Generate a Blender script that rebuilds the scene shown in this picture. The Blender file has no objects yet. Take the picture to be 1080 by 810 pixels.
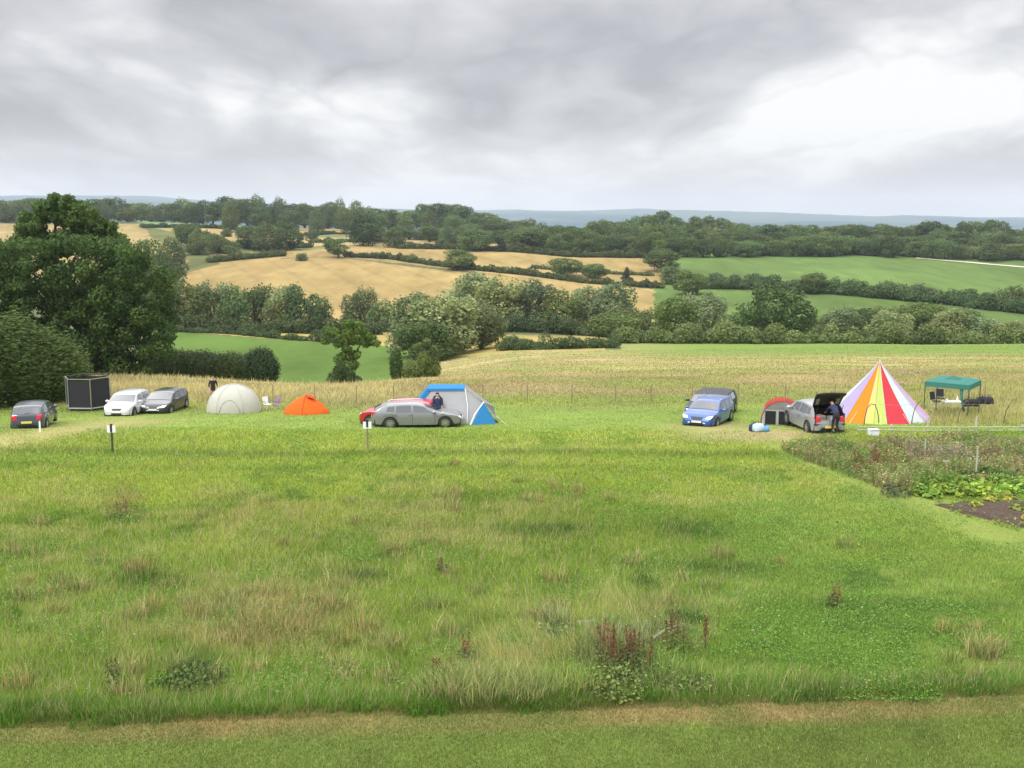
import bpy, bmesh, math, random
import numpy as np
from mathutils import Vector, Matrix

scene = bpy.context.scene
COL = scene.collection
random.seed(7)
rng = np.random.default_rng(7)
R = math.radians

# ------------------------------------------------------------------ camera
HC = 10.0
F = 1150.0                       # focal length in photo pixels (1080 wide)
TH = math.atan((405 - 228) / F)  # camera pitch below the horizon
cd = bpy.data.cameras.new('camera'); cam = bpy.data.objects.new('camera', cd); COL.objects.link(cam)
cam.location = (0, 0, HC); cam.rotation_euler = (math.pi / 2 - TH, 0, 0)
cd.sensor_width = 36; cd.lens = F / 1080 * 36; cd.clip_start = 0.5; cd.clip_end = 30000
scene.camera = cam

# ------------------------------------------------------------------ world
SUN_EL, SUN_AZ = R(48), R(215)
world = bpy.data.worlds.new("World"); scene.world = world; world.use_nodes = True
nt = world.node_tree; N = nt.nodes; L = nt.links
for n in list(N): N.remove(n)
def wn(t, **k):
    n = N.new(t)
    for a, b in k.items(): setattr(n, a, b)
    return n
def wmath(op, a, b=None, clamp=False):
    n = wn('ShaderNodeMath', operation=op, use_clamp=clamp)
    for i, q in enumerate((a, b)):
        if q is None: continue
        if isinstance(q, (int, float)): n.inputs[i].default_value = q
        else: L.new(q, n.inputs[i])
    return n.outputs[0]
out = wn('ShaderNodeOutputWorld')
sky = wn('ShaderNodeTexSky', sky_type='NISHITA'); sky.sun_disc = False
sky.sun_elevation = SUN_EL; sky.sun_rotation = SUN_AZ
bg1 = wn('ShaderNodeBackground'); bg1.inputs[1].default_value = 0.10
L.new(sky.outputs[0], bg1.inputs[0])
tc = wn('ShaderNodeTexCoord'); sep = wn('ShaderNodeSeparateXYZ'); L.new(tc.outputs['Generated'], sep.inputs[0])
zz = wmath('MAXIMUM', sep.outputs[2], 0.0)
den = wmath('ADD', zz, 0.20)
cx = wmath('DIVIDE', sep.outputs[0], den); cy = wmath('DIVIDE', sep.outputs[1], den)
cmb = wn('ShaderNodeCombineXYZ'); L.new(cx, cmb.inputs[0]); L.new(cy, cmb.inputs[1])
mp = wn('ShaderNodeMapping'); mp.inputs['Location'].default_value = (3.9, 0.4, 0)
mp.inputs['Scale'].default_value = (1.45, 0.85, 1); L.new(cmb.outputs[0], mp.inputs[0])
n1 = wn('ShaderNodeTexNoise'); n1.inputs['Scale'].default_value = 0.75; n1.inputs['Detail'].default_value = 10; n1.inputs['Roughness'].default_value = 0.50
n1.inputs['Distortion'].default_value = 0.25
L.new(mp.outputs[0], n1.inputs['Vector'])
n2 = wn('ShaderNodeTexNoise'); n2.inputs['Scale'].default_value = 0.28; n2.inputs['Detail'].default_value = 4
L.new(mp.outputs[0], n2.inputs['Vector'])
n3 = wn('ShaderNodeTexNoise'); n3.inputs['Scale'].default_value = 2.1; n3.inputs['Detail'].default_value = 8; n3.inputs['Roughness'].default_value = 0.45; n3.inputs['Distortion'].default_value = 0.5
L.new(mp.outputs[0], n3.inputs['Vector'])
pf_ = wmath('ABSOLUTE', wmath('SUBTRACT', n3.outputs[0], 0.5))
sm = wmath('ADD', wmath('ADD', wmath('MULTIPLY', n1.outputs[0], 0.65), wmath('MULTIPLY', n2.outputs[0], 0.35)), wmath('SUBTRACT', wmath('MULTIPLY', pf_, -0.30), -0.024))
cr = wn('ShaderNodeValToRGB'); e = cr.color_ramp.elements
e[0].position = 0.42; e[0].color = (0.71, 0.70, 0.69, 1)
e[1].position = 0.585; e[1].color = (0.335, 0.33, 0.342, 1)
m_ = e.new(0.495); m_.color = (0.485, 0.48, 0.492, 1)
L.new(sm, cr.inputs[0])
# thinner, brighter cloud towards the horizon
hz = wn('ShaderNodeMapRange'); hz.inputs[1].default_value = 0.0; hz.inputs[2].default_value = 0.085
hz.inputs[3].default_value = 0.85; hz.inputs[4].default_value = 0.0
L.new(zz, hz.inputs[0])
mxh = wn('ShaderNodeMix', data_type='RGBA'); L.new(hz.outputs[0], mxh.inputs[0]); L.new(cr.outputs[0], mxh.inputs[6])
mxh.inputs[7].default_value = (0.615, 0.62, 0.635, 1)
bg2 = wn('ShaderNodeBackground'); L.new(mxh.outputs[2], bg2.inputs[0])
zr = wn('ShaderNodeMapRange', interpolation_type='SMOOTHSTEP'); zr.inputs[1].default_value = 0.17; zr.inputs[2].default_value = 0.65; zr.inputs[3].default_value = 1.0; zr.inputs[4].default_value = 4.2
L.new(zz, zr.inputs[0]); zen = zr.outputs[0]   # an overcast sky is brighter overhead
L.new(zen, bg2.inputs[1])
ms = wn('ShaderNodeMixShader'); ms.inputs[0].default_value = 0.93
L.new(bg1.outputs[0], ms.inputs[1]); L.new(bg2.outputs[0], ms.inputs[2]); L.new(ms.outputs[0], out.inputs[0])

# ------------------------------------------------------------------ sun
sd = bpy.data.lights.new('sun', 'SUN'); sun = bpy.data.objects.new('sun', sd); COL.objects.link(sun)
sd.energy = 1.5; sd.angle = R(12); sd.color = (1.0, 0.96, 0.9)
sdir = Vector((math.sin(SUN_AZ) * math.cos(SUN_EL), math.cos(SUN_AZ) * math.cos(SUN_EL), math.sin(SUN_EL)))
sun.rotation_euler = sdir.to_track_quat('Z', 'Y').to_euler(); sun.location = (0, 0, 60)
scene.view_settings.view_transform = 'Standard'; scene.view_settings.look = 'None'
scene.view_settings.exposure = 0.52; scene.view_settings.gamma = 1
scene.render.engine = 'CYCLES'
scene.cycles.max_bounces = 6; scene.cycles.diffuse_bounces = 3; scene.cycles.glossy_bounces = 3
scene.cycles.transparent_max_bounces = 6; scene.cycles.volume_bounces = 0; scene.cycles.use_denoising = True

# ------------------------------------------------------------------ numbers
def hash2(ix, iy, seed):
    h = (ix.astype(np.int64) * 374761393 + iy.astype(np.int64) * 668265263 + seed * 1442695041) & 0xFFFFFFFF
    h = ((h ^ (h >> 13)) * 1274126177) & 0xFFFFFFFF
    return ((h ^ (h >> 16)) & 0xFFFF) / 65535.0
def vnoise(x, y, seed=0):
    x = np.asarray(x, float); y = np.asarray(y, float)
    ix = np.floor(x); iy = np.floor(y); fx = x - ix; fy = y - iy
    fx = fx * fx * (3 - 2 * fx); fy = fy * fy * (3 - 2 * fy)
    a = hash2(ix, iy, seed); b = hash2(ix + 1, iy, seed); c = hash2(ix, iy + 1, seed); d = hash2(ix + 1, iy + 1, seed)
    return (a + (b - a) * fx) + ((c + (d - c) * fx) - (a + (b - a) * fx)) * fy
def fbm(x, y, s, seed=0, octv=3):
    t = 0; a = 0.5; k = 1.0 / s; n = 0
    for o in range(octv):
        t = t + a * vnoise(np.asarray(x) * k + 13.7 * o, np.asarray(y) * k - 7.1 * o, seed + o); n += a; a *= 0.5; k *= 2.03
    return t / n
def sstep(x, a, b):
    t = np.clip((np.asarray(x, float) - a) / (b - a), 0, 1); return t * t * (3 - 2 * t)
def bv(v): return np.tan(np.arctan((405 - np.asarray(v, float)) / F) - TH)      # rise per metre forward for image row v
def zv(v, Y): return HC + Y * bv(v)
def ax(px, b): return (np.asarray(px, float) - 540) / F * (math.cos(TH) - b * math.sin(TH))
def project(X, Y, Z):
    b = (np.asarray(Z) - HC) / Y
    dep = math.cos(TH) - b * math.sin(TH)
    return 540 + F * (X / Y) / dep, 405 - F * (math.sin(TH) + b * math.cos(TH)) / dep

# terrain: heights along eleven sight lines; numbers above 100 are the photo row at which that ground shows
LV = [20, 50, 60, 68, 85, 110, 140, 170, 200, 240, 270, 300, 350, 400, 450, 520, 600, 700, 770, 900, 1500, 3000, 4500, 6500, 8500]
A_, B_ = [0, 0, -0.9, -1.5], None
CP = {
 -300: [396, -7.0, 402, 388, 368, 346, 336, 326, 304, 288, 276, 262, 250, 238, 234, 6, -10, -20, 218, 208, 0],
 0:    [396, -7.0, 402, 388, 368, 346, 336, 326, 304, 288, 276, 262, 250, 238, 234, 6, -10, -20, 217, 206, 0],
 150:  [395, -7.0, 402, 388, 368, 346, 336, 326, 304, 288, 276, 262, 250, 236, 233, 6, -10, -20, 216, 206, 0],
 250:  [401, -7.4, 408, 392, 372, 348, 340, 330, 308, 290, 278, 264, 252, 243, 238, 3, -10, -20, 221, 213, 0],
 350:  [405, -7.6, 410, 396, 376, 352, 344, 335, 315, 296, 280, 266, 255, 246, 242, 0, -12, -20, 225, 218, 0],
 450:  [399, 393, 395, 385, 372, 355, 346, 338, 318, 300, 286, 268, 256, 248, 244, -2, -14, -20, 228, 221, 0],
 540:  [397, 387, 378, 372, 360, 352, 345, 335, 318, 300, 286, 268, 258, 250, 247, -4, -16, -20, 230, 222, 0],
 700:  [396, 384, 375, 371, -13, -17, -17.5, 340, 322, 305, 292, 275, 264, -3, -4, -8, -18, -20, 231, 221, 0],
 900:  [395, 382, 372, 365, -13, -18, -18.5, 337, 315, 300, 285, 273, -7, -6, -7, -10, -18, -20, 234, 227, 0],
 1080: [394, 380, 369, 362, -14, -19, -19, 344, 326, 312, 297, 281, -8, -8, -8, -10, -18, -20, 238, 231, 0],
 1400: [394, 380, 369, 362, -14, -19, -19, 344, 326, 312, 297, 281, -8, -8, -8, -10, -18, -20, 240, 233, 0],
}
cpx = sorted(CP); CZ = []
for c in cpx:
    row = list(A_)
    for y_, q in zip(LV[4:], CP[c]): row.append(float(zv(q, y_)) if q > 100 else q)
    CZ.append(row)
CZ = np.array(CZ)
GA = np.linspace(-0.95, 0.95, 191); GL = np.linspace(math.log(20), math.log(8500), 900)
ca = np.array([(c - 540) / F for c in cpx])
g1 = np.array([np.interp(np.exp(GL), LV, r) for r in CZ])
G = np.array([np.interp(GA, ca, g1[:, j]) for j in range(g1.shape[1])]).T
for _ in range(3):
    k = np.array([1, 2, 3, 2, 1]) / 9.0
    P = np.pad(G, ((2, 2), (0, 0)), 'edge'); G = sum(k[i] * P[i:i + G.shape[0]] for i in range(5))
    P = np.pad(G, ((0, 0), (2, 2)), 'edge'); G = sum(k[i] * P[:, i:i + G.shape[1]] for i in range(5))
def Z0(X, Y):
    X = np.asarray(X, float); Y = np.asarray(Y, float)
    Yc = np.clip(Y, 20.001, 8499); a = np.clip(X / Yc, -0.949, 0.949)
    u = (a + 0.95) / 1.9 * (len(GA) - 1); w = (np.log(Yc) - GL[0]) / (GL[-1] - GL[0]) * (len(GL) - 1)
    i = np.floor(u).astype(int); j = np.clip(np.floor(w).astype(int), 0, len(GL) - 2); i = np.clip(i, 0, len(GA) - 2)
    fu = u - i; fw = w - j
    z = (G[i, j] * (1 - fu) + G[i + 1, j] * fu) * (1 - fw) + (G[i, j + 1] * (1 - fu) + G[i + 1, j + 1] * fu) * fw
    return z
def Z(X, Y):
    z = Z0(X, Y); X = np.asarray(X, float); Y = np.asarray(Y, float)
    z = z + (fbm(X, Y, 5.0, 3, 2) - 0.5) * 0.16 * sstep(Y, 12, 20) + (fbm(X, Y, 260.0, 9, 3) - 0.5) * 22 * sstep(Y, 2500, 6000)
    return z
def gp(px, v, ymin=19.0):
    """first ground point seen at a photo pixel"""
    b = float(bv(v)); a = float(ax(px, b))
    Ys = np.exp(np.linspace(math.log(ymin), math.log(1200), 2600))
    d = (HC + Ys * b) - Z0(Ys * a, Ys)
    k = np.argmax(d < 0)
    if not (d < 0).any(): k = len(Ys) - 1
    y = Ys[k]
    return Vector((y * a, y, float(Z(y * a, y))))
def at(px, Y, dz=0.0):
    b = 0.0; 
    for _ in range(3):
        X = float(ax(px, b)) * Y; z = float(Z(X, Y)); b = (z - HC) / Y
    return Vector((X, Y, z + dz))

# ------------------------------------------------------------------ materials
def mat(name, rgb=(.5, .5, .5), rough=0.6, metal=0.0, spec=0.5, noise=0.0, nscale=20.0, attr=False, transl=0.0, rnd=0.0, bump=0.0, coat=0.0, alpha=1.0, emis=None):
    m = bpy.data.materials.new(name); m.use_nodes = True
    t = m.node_tree; p = t.nodes['Principled BSDF']
    p.inputs['Roughness'].default_value = rough; p.inputs['Metallic'].default_value = metal
    p.inputs['Specular IOR Level'].default_value = spec; p.inputs['Coat Weight'].default_value = coat
    if attr:
        a = t.nodes.new('ShaderNodeAttribute'); a.attribute_name = 'Col'; src = a.outputs['Color']
    else:
        a = t.nodes.new('ShaderNodeRGB'); a.outputs[0].default_value = (*rgb, 1); src = a.outputs[0]
    def mul(src, valsock, lo, hi):
        r = t.nodes.new('ShaderNodeMapRange'); r.inputs[3].default_value = lo; r.inputs[4].default_value = hi
        t.links.new(valsock, r.inputs[0])
        x = t.nodes.new('ShaderNodeVectorMath'); x.operation = 'SCALE'
        t.links.new(src, x.inputs[0]); t.links.new(r.outputs[0], x.inputs['Scale']); return x.outputs[0]
    tcn = t.nodes.new('ShaderNodeTexCoord')
    if noise:
        n = t.nodes.new('ShaderNodeTexNoise'); n.inputs['Scale'].default_value = nscale; n.inputs['Detail'].default_value = 5
        t.links.new(tcn.outputs['Object'], n.inputs['Vector'])
        src = mul(src, n.outputs[0], 1 - noise, 1 + noise)
    if rnd:
        oi = t.nodes.new('ShaderNodeObjectInfo'); src = mul(src, oi.outputs['Random'], 1 - rnd, 1 + rnd)
        mm = t.nodes.new('ShaderNodeMath'); mm.operation = 'MULTIPLY'; mm.inputs[1].default_value = 7.31; t.links.new(oi.outputs['Random'], mm.inputs[0])
        fr_ = t.nodes.new('ShaderNodeMath'); fr_.operation = 'FRACT'; t.links.new(mm.outputs[0], fr_.inputs[0])
        mc = t.nodes.new('ShaderNodeMix'); mc.data_type = 'RGBA'; mc.inputs[6].default_value = (1 - rnd * .3, 1.0, 1 + rnd * .2, 1); mc.inputs[7].default_value = (1 + rnd * .5, 1.02, 1 - rnd * .5, 1)
        t.links.new(fr_.outputs[0], mc.inputs[0]); vm = t.nodes.new('ShaderNodeVectorMath'); vm.operation = 'MULTIPLY'; t.links.new(src, vm.inputs[0]); t.links.new(mc.outputs[2], vm.inputs[1]); src = vm.outputs[0]
    t.links.new(src, p.inputs['Base Color'])
    if bump:
        n = t.nodes.new('ShaderNodeTexNoise'); n.inputs['Scale'].default_value = nscale; n.inputs['Detail'].default_value = 6
        t.links.new(tcn.outputs['Object'], n.inputs['Vector'])
        b = t.nodes.new('ShaderNodeBump'); b.inputs['Distance'].default_value = bump; t.links.new(n.outputs[0], b.inputs['Height'])
        t.links.new(b.outputs[0], p.inputs['Normal'])
    if transl:
        tr = t.nodes.new('ShaderNodeBsdfTranslucent'); t.links.new(src, tr.inputs[0])
        mx = t.nodes.new('ShaderNodeMixShader'); mx.inputs[0].default_value = transl
        o = t.nodes['Material Output']
        t.links.new(p.outputs[0], mx.inputs[1]); t.links.new(tr.outputs[0], mx.inputs[2]); t.links.new(mx.outputs[0], o.inputs[0])
    return m
M_LEAF = mat('leaves', attr=True, rough=0.7, spec=0.25, transl=0.32, rnd=0.30)
M_LEAFBIG = mat('near_leaves', attr=True, rough=0.7, spec=0.25, transl=0.32)
M_GRASS = mat('grass_blades', attr=True, rough=0.8, spec=0.15, transl=0.4)
M_BARK = mat('bark', (.09, .075, .055), 0.9, spec=0.1, noise=0.4, nscale=6, rnd=0.2)
M_GROUND = mat('ground', attr=True, rough=0.95, spec=0.05, noise=0.22, nscale=0.9)
M_RUBBER = mat('rubber', (.02, .02, .022), 0.8)
M_RIM = mat('alloy', (.45, .46, .48), 0.3, metal=0.8)
M_GLASS = mat('car_glass', (.035, .042, .047), 0.03, spec=1.0, coat=1.0, metal=.0)
M_BLACK = mat('black_plastic', (.018, .018, .02), 0.5, noise=0.1)
M_LAMP = mat('lamp_lens', (.75, .78, .8), 0.08, spec=1.0)
M_RED = mat('red_lens', (.5, .01, .02), 0.12, spec=0.8)
M_WHITEP = mat('white_plate', (.75, .75, .72), 0.4)
M_YELP = mat('yellow_plate', (.7, .58, .12), 0.4)
M_CHROME = mat('chrome', (.6, .6, .62), 0.15, metal=1.0)
M_STEEL = mat('steel_tube', (.35, .36, .37), 0.4, metal=0.6, noise=0.1)
M_WOOD = mat('weathered_wood', (.22, .17, .11), 0.9, noise=0.35, nscale=12)
M_WHITE = mat('white_paint', (.78, .79, .8), 0.5, noise=0.05)
M_SKIN = mat('skin', (.5, .3, .22), 0.6)
M_HAIR = mat('hair', (.03, .02, .015), 0.7)
M_SHOE = mat('shoe', (.03, .03, .03), 0.7)

# ------------------------------------------------------------------ mesh helpers
def link(name, me, parent=None, mats=()):
    o = bpy.data.objects.new(name, me); COL.objects.link(o)
    if parent is not None: o.parent = parent
    if me is not None:
        for m in mats:
            me.materials.append(m)
    return o
def npmesh(name, V, Fc, C=None, m=None, smooth=False):
    """V (n,3), Fc (k,3 or 4) ints, C (n,3) colours"""
    V = np.asarray(V, np.float32); Fc = np.asarray(Fc, np.int32)
    me = bpy.data.meshes.new(name); nf, fs = Fc.shape
    me.vertices.add(len(V)); me.vertices.foreach_set('co', V.ravel())
    me.loops.add(nf * fs); me.loops.foreach_set('vertex_index', Fc.ravel())
    me.polygons.add(nf); me.polygons.foreach_set('loop_start', np.arange(0, nf * fs, fs, dtype=np.int32))
    me.polygons.foreach_set('use_smooth', np.full(nf, smooth))
    me.update(calc_edges=True)
    if C is not None:
        at_ = me.color_attributes.new('Col', 'FLOAT_COLOR', 'POINT')
        at_.data.foreach_set('color', np.hstack([np.clip(C, 0, 1), np.ones((len(V), 1))]).astype(np.float32).ravel())
    if m is not None: me.materials.append(m)
    return me
def thing(name, loc=(0, 0, 0), rz=0.0, label=None, cat=None, group=None):
    o = bpy.data.objects.new(name, None); COL.objects.link(o); o.location = loc; o.rotation_euler = (0, 0, rz)
    o.empty_display_size = 0.2
    if label: o['label'] = label
    if cat: o['category'] = cat
    if group: o['group'] = group
    return o
def tag(o, label=None, cat=None, group=None, kind=None):
    if label: o['label'] = label
    if cat: o['category'] = cat
    if group: o['group'] = group
    if kind: o['kind'] = kind
    return o
class MB:
    """collects shapes for one mesh"""
    def __init__(s): s.v = []; s.f = []; s.mi = []
    def add(s, v, f, mi=0):
        b = len(s.v); s.v += [tuple(q) for q in v]; s.f += [tuple(b + i for i in q) for q in f]; s.mi += [mi] * len(f)
    def box(s, c, d, rz=0.0, ry=0.0, rx=0.0, mi=0):
        m_ = Matrix.Rotation(rz, 3, 'Z') @ Matrix.Rotation(ry, 3, 'Y') @ Matrix.Rotation(rx, 3, 'X'); v = []
        for z in (-.5, .5):
            for x, y in ((-.5, -.5), (.5, -.5), (.5, .5), (-.5, .5)):
                v.append(Vector(c) + m_ @ Vector((x * d[0], y * d[1], z * d[2])))
        s.add(v, [(3, 2, 1, 0), (4, 5, 6, 7), (0, 1, 5, 4), (1, 2, 6, 5), (2, 3, 7, 6), (3, 0, 4, 7)], mi)
    def tube(s, pts, r, n=7, mi=0):
        pts = [Vector(p) for p in pts]; rr = r if hasattr(r, '__len__') else [r] * len(pts); v = []; f = []
        for i, p in enumerate(pts):
            d = (pts[min(i + 1, len(pts) - 1)] - pts[max(i - 1, 0)]).normalized()
            u = d.orthogonal().normalized() if i == 0 else (u - d * u.dot(d)).normalized()
            w = d.cross(u)
            for k in range(n):
                t = 2 * math.pi * k / n; v.append(p + (u * math.cos(t) + w * math.sin(t)) * rr[i])
        for i in range(len(pts) - 1):
            for k in range(n):
                f.append((i * n + k, i * n + (k + 1) % n, (i + 1) * n + (k + 1) % n, (i + 1) * n + k))
        f.append(tuple(range(n - 1, -1, -1))); f.append(tuple((len(pts) - 1) * n + k for k in range(n)))
        s.add(v, f, mi)
    def sphere(s, c, r, n=10, m=7, mi=0):
        rx, ry, rz = r if hasattr(r, '__len__') else (r, r, r); v = []; f = []
        for i in range(m + 1):
            p = math.pi * i / m
            for k in range(n):
                t = 2 * math.pi * k / n
                v.append((c[0] + rx * math.sin(p) * math.cos(t), c[1] + ry * math.sin(p) * math.sin(t), c[2] + rz * math.cos(p)))
        for i in range(m):
            for k in range(n):
                f.append((i * n + k, (i + 1) * n + k, (i + 1) * n + (k + 1) % n, i * n + (k + 1) % n))
        s.add(v, f, mi)
    def build(s, name, mats, parent=None, smooth=False, loc=None, solid=0.0, bevel=0.0):
        me = bpy.data.meshes.new(name); me.from_pydata([tuple(q) for q in s.v], [], s.f); me.update()
        if not isinstance(mats, (list, tuple)): mats = [mats]
        for m in mats: me.materials.append(m)
        me.polygons.foreach_set('material_index', s.mi); me.polygons.foreach_set('use_smooth', [smooth] * len(s.f))
        o = bpy.data.objects.new(name, me); COL.objects.link(o)
        if parent is not None: o.parent = parent
        if loc is not None: o.location = loc
        if solid:
            md = o.modifiers.new('solid', 'SOLIDIFY'); md.thickness = solid; md.offset = 0
        if bevel:
            md = o.modifiers.new('bevel', 'BEVEL'); md.width = bevel; md.segments = 2
        return o

# ------------------------------------------------------------------ terrain sheet
def inpoly(px, v, poly):
    ins = np.zeros(px.shape, bool); n = len(poly); j = n - 1
    for i in range(n):
        xi, yi = poly[i]; xj, yj = poly[j]
        c = ((yi > v) != (yj > v)) & (px < (xj - xi) * (v - yi) / ((yj - yi) or 1e-9) + xi)
        ins ^= c; j = i
    return ins
TAN = np.array((.262, .194, .076)); TAN2 = np.array((.265, .205, .088)); STRAW = np.array((.25, .20, .065))
GREEN = np.array((.078, .130, .026)); GREEN2 = np.array((.090, .142, .036)); OLIVE = np.array((.13, .14, .05))
FIELDS = [
 ([(-400, 236), (150, 236), (185, 250), (260, 262), (300, 272), (190, 292), (-400, 292)], TAN2),
 ([(145, 226), (240, 226), (300, 241), (150, 241)], GREEN2 * 1.2 + .03),
 ([(145, 241), (430, 239), (560, 250), (560, 266), (360, 262), (240, 272), (150, 262)], TAN2),
 ([(200, 276), (360, 261), (560, 264), (720, 268), (705, 304), (600, 300), (480, 284), (350, 270)], TAN),
 ([(240, 262), (360, 259), (362, 262), (240, 268)], OLIVE),
 ([(300, 247), (420, 248), (420, 251), (300, 250)], OLIVE),
 ([(560, 264), (700, 268), (700, 271), (560, 267)], OLIVE),
 ([(150, 238), (190, 246), (215, 262), (232, 278), (205, 294), (180, 290), (200, 276), (160, 250)], OLIVE * .8),
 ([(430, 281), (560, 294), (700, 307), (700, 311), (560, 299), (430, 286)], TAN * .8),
 ([(190, 290), (240, 276), (350, 270), (480, 288), (700, 306), (720, 340), (460, 350), (330, 345), (190, 338)], TAN),
 ([(170, 338), (330, 348), (440, 352), (640, 354), (640, 373), (470, 376), (420, 366), (300, 358), (170, 348)], STRAW * 1.15),
 ([(150, 348), (300, 358), (420, 366), (468, 378), (452, 398), (300, 414), (150, 412)], GREEN),
 ([(706, 266), (1500, 262), (1500, 316), (1080, 312), (850, 306), (700, 304)], GREEN2),
 ([(690, 303), (850, 308), (1080, 314), (1500, 318), (1500, 350), (690, 350)], GREEN2 * 0.95),
]
def far_colour(X, Y, Zz):
    px, v = project(X, Y, Zz)
    px = px + (fbm(X, Y, 9, 21) - .5) * 5; v = v + (fbm(X, Y, 14, 31) - .5) * 1.0
    C = np.empty(X.shape + (3,)); C[:] = (.085, .10, .045)
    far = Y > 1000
    hazy_hillc = np.where(fbm(X, Y * .6, 420, 77)[..., None] > .52, np.array((.055, .10, .115)), np.array((.09, .13, .13)))  # bluish hill tones with distance haze mixed into the colour
    C = np.where(far[..., None], hazy_hillc, C)
    vis = (Y > 125) & (Y < 850)
    for poly, col in FIELDS:
        m = inpoly(px, v, poly) & vis
        s = 1 + (fbm(X, Y, 45, 5) - .5) * .6 + (fbm(X * 2, Y * .5, 9, 6, 4) - .5) * .5
        if col[0] > .15: q = np.mod(X * .92 + Y * .38 + 6 * np.sin(X / 90), 17.0) - 8.5; s = s * (1 - .13 * np.exp(-(q / 1.3) ** 2)) * (1 + .10 * (fbm(X * .9 + Y * .35, Y * .05, 5.0, 44, 2) - .5))
        C[m] = (col * s[..., None])[m]
    return C
ROAD_L = None
def near_zone(px, v, X, Y):
    """returns colour and blade height of the near fields for ground at photo position px, v"""
    n1 = fbm(X, Y, 3.2, 41, 3); n2 = fbm(X, Y, 11.0, 52, 3); n3 = fbm(X, Y, 0.9, 63, 2); n4 = fbm(X, Y * 2.2, 6.0, 91, 3)
    g = np.array((.155, .255, .032)); yg = np.array((.300, .370, .062)); st = np.array((.49, .44, .18)); dk = np.array((.070, .155, .022)); br = np.array((.40, .30, .13))
    t1 = sstep(n2 + .35 * (n1 - .5), .36, .62)[..., None]
    C = g * (1 - t1) + yg * t1
    ts = (sstep(n4 + .5 * (n3 - .5), .57, .80) * .5)[..., None]; C = C * (1 - ts) + st * ts; lb = (sstep(v, 520, 640) * .6)[..., None]; C = C * (1 - lb) + np.array((.28, .42, .062)) * lb * (.7 + .6 * n3[..., None])
    td = (sstep(n1 + .4 * (n3 - .5), .36, .22) * .75)[..., None]; C = C * (1 - td) + dk * td
    H = .06 + .15 * n1 + .13 * n3
    # drier and lighter towards the tents
    tl = (sstep(v, 600, 490) * .5)[..., None]; C = C * (1 - tl) + np.array((.29, .375, .065)) * tl
    H = H * (1 - .35 * sstep(v, 620, 480))
    # blond and brown patches seen in the photograph
    for (ex, ey, rx, ry, col, k, hh) in ((285, 655, 85, 42, br * 1.1, .75, .15), (230, 640, 60, 30, st, .5, .1), (270, 548, 60, 26, st, .5, .15), (132, 528, 14, 16, br * .9, .6, .2),
                                   (62, 592, 45, 12, st, .45, 0), (435, 548, 45, 38, st, .5, .2), (540, 545, 70, 30, st, .3, .1), (545, 700, 85, 40, st, .5, .25),
                                   (1045, 690, 60, 20, st * 1.05, .6, 0), (800, 640, 60, 14, st, .3, 0), (50, 640, 70, 30, st, .4, 0), (160, 680, 60, 26, st, .45, .1), (690, 650, 60, 40, st * .9, .5, .2),
                                   (350, 610, 40, 40, st, .35, .1), (960, 600, 70, 14, st, .25, 0), (560, 470, 160, 9, st, .3, 0)):
        d = ((px - ex) / rx) ** 2 + ((v - ey) / ry) ** 2
        m = np.clip(k * 1.3 * np.exp(-d * 1.1) * sstep(n3 + .5 * n1, .45, 1.0), 0, .85)[..., None]
        C = C * (1 - m) + col * m; H = H + .6 * hh * np.exp(-d)
    for (ex, ey, rx, ry) in ((205, 705, 30, 16), (150, 618, 40, 7), (20, 632, 20, 6), (380, 610, 30, 8), (650, 712, 45, 22), (740, 560, 50, 10), (900, 640, 60, 9), (160, 612, 30, 6), (1000, 640, 80, 8), (760, 600, 60, 8), (580, 560, 60, 7)):
        d = ((px - ex) / rx) ** 2 + ((v - ey) / ry) ** 2
        m = np.clip(.9 * np.exp(-d) * (.3 + 1.2 * n3), 0, .85)[..., None]; C = C * (1 - m) + dk * m
    # short clover turf on the right half
    mr = sstep(px, 640, 820) * sstep(v, 500, 540) * sstep(v, 735, 700)
    C = C * (1 - .45 * mr[..., None]) + np.array((.16, .27, .065)) * .45 * mr[..., None] * (.8 + .4 * n3[..., None]); H = H * (1 - .45 * mr)
    # faint swathe line of longer grass across the meadow
    for vv, kk in ((476, .45), (492, .2)):
        w = np.exp(-((v - vv - 2 * (n2 - .5) * 6) / 3.0) ** 2) * kk; C = C * (1 - w[..., None]) + dk * 1.2 * w[..., None]; H = H + .12 * w
    # camping strip, mown
    cm = sstep(v, 458, 449) * sstep(v, 424, 432)
    C = C * (1 - cm[..., None]) + (np.array((.235, .325, .070)) * (.8 + .4 * n1[..., None])) * cm[..., None]; H = H * (1 - .65 * cm)
    # mown track at the right: from the cars down to the right frame edge
    cxr = np.interp(px, [700, 800, 860, 950, 1080, 1300], [452, 458, 486, 522, 574, 660]); wv = np.interp(px, [700, 860, 1080], [5, 13, 20])
    tr = np.exp(-((v - cxr) / wv) ** 2 * 1.2) * sstep(px, 690, 760)
    tcol = np.array((.25, .30, .075)) * (.85 + .3 * n1[..., None])
    C = C * (1 - .8 * tr[..., None]) + tcol * .8 * tr[..., None]; H = H * (1 - .82 * np.clip(tr * 1.3, 0, 1))
    wn_ = np.exp(-(((px - 800) / 75) ** 2 + ((v - 459) / 6.5) ** 2)) + .7 * np.exp(-(((px - 745) / 40) ** 2 + ((v - 449) / 3) ** 2))
    wn_ = np.clip(wn_ * (.5 + n3), 0, .85)[..., None]; C = C * (1 - wn_) + np.array((.42, .32, .18)) * wn_; H = H * (1 - wn_[..., 0])
    # worn track at the left
    cl = np.interp(px, [-200, 0, 60, 130, 240], [472, 466, 456, 446, 441]); wl = np.interp(px, [-100, 60, 200], [15, 9, 3])
    tl2 = np.exp(-((v - cl) / wl) ** 2) * sstep(px, 230, 120)
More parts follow.
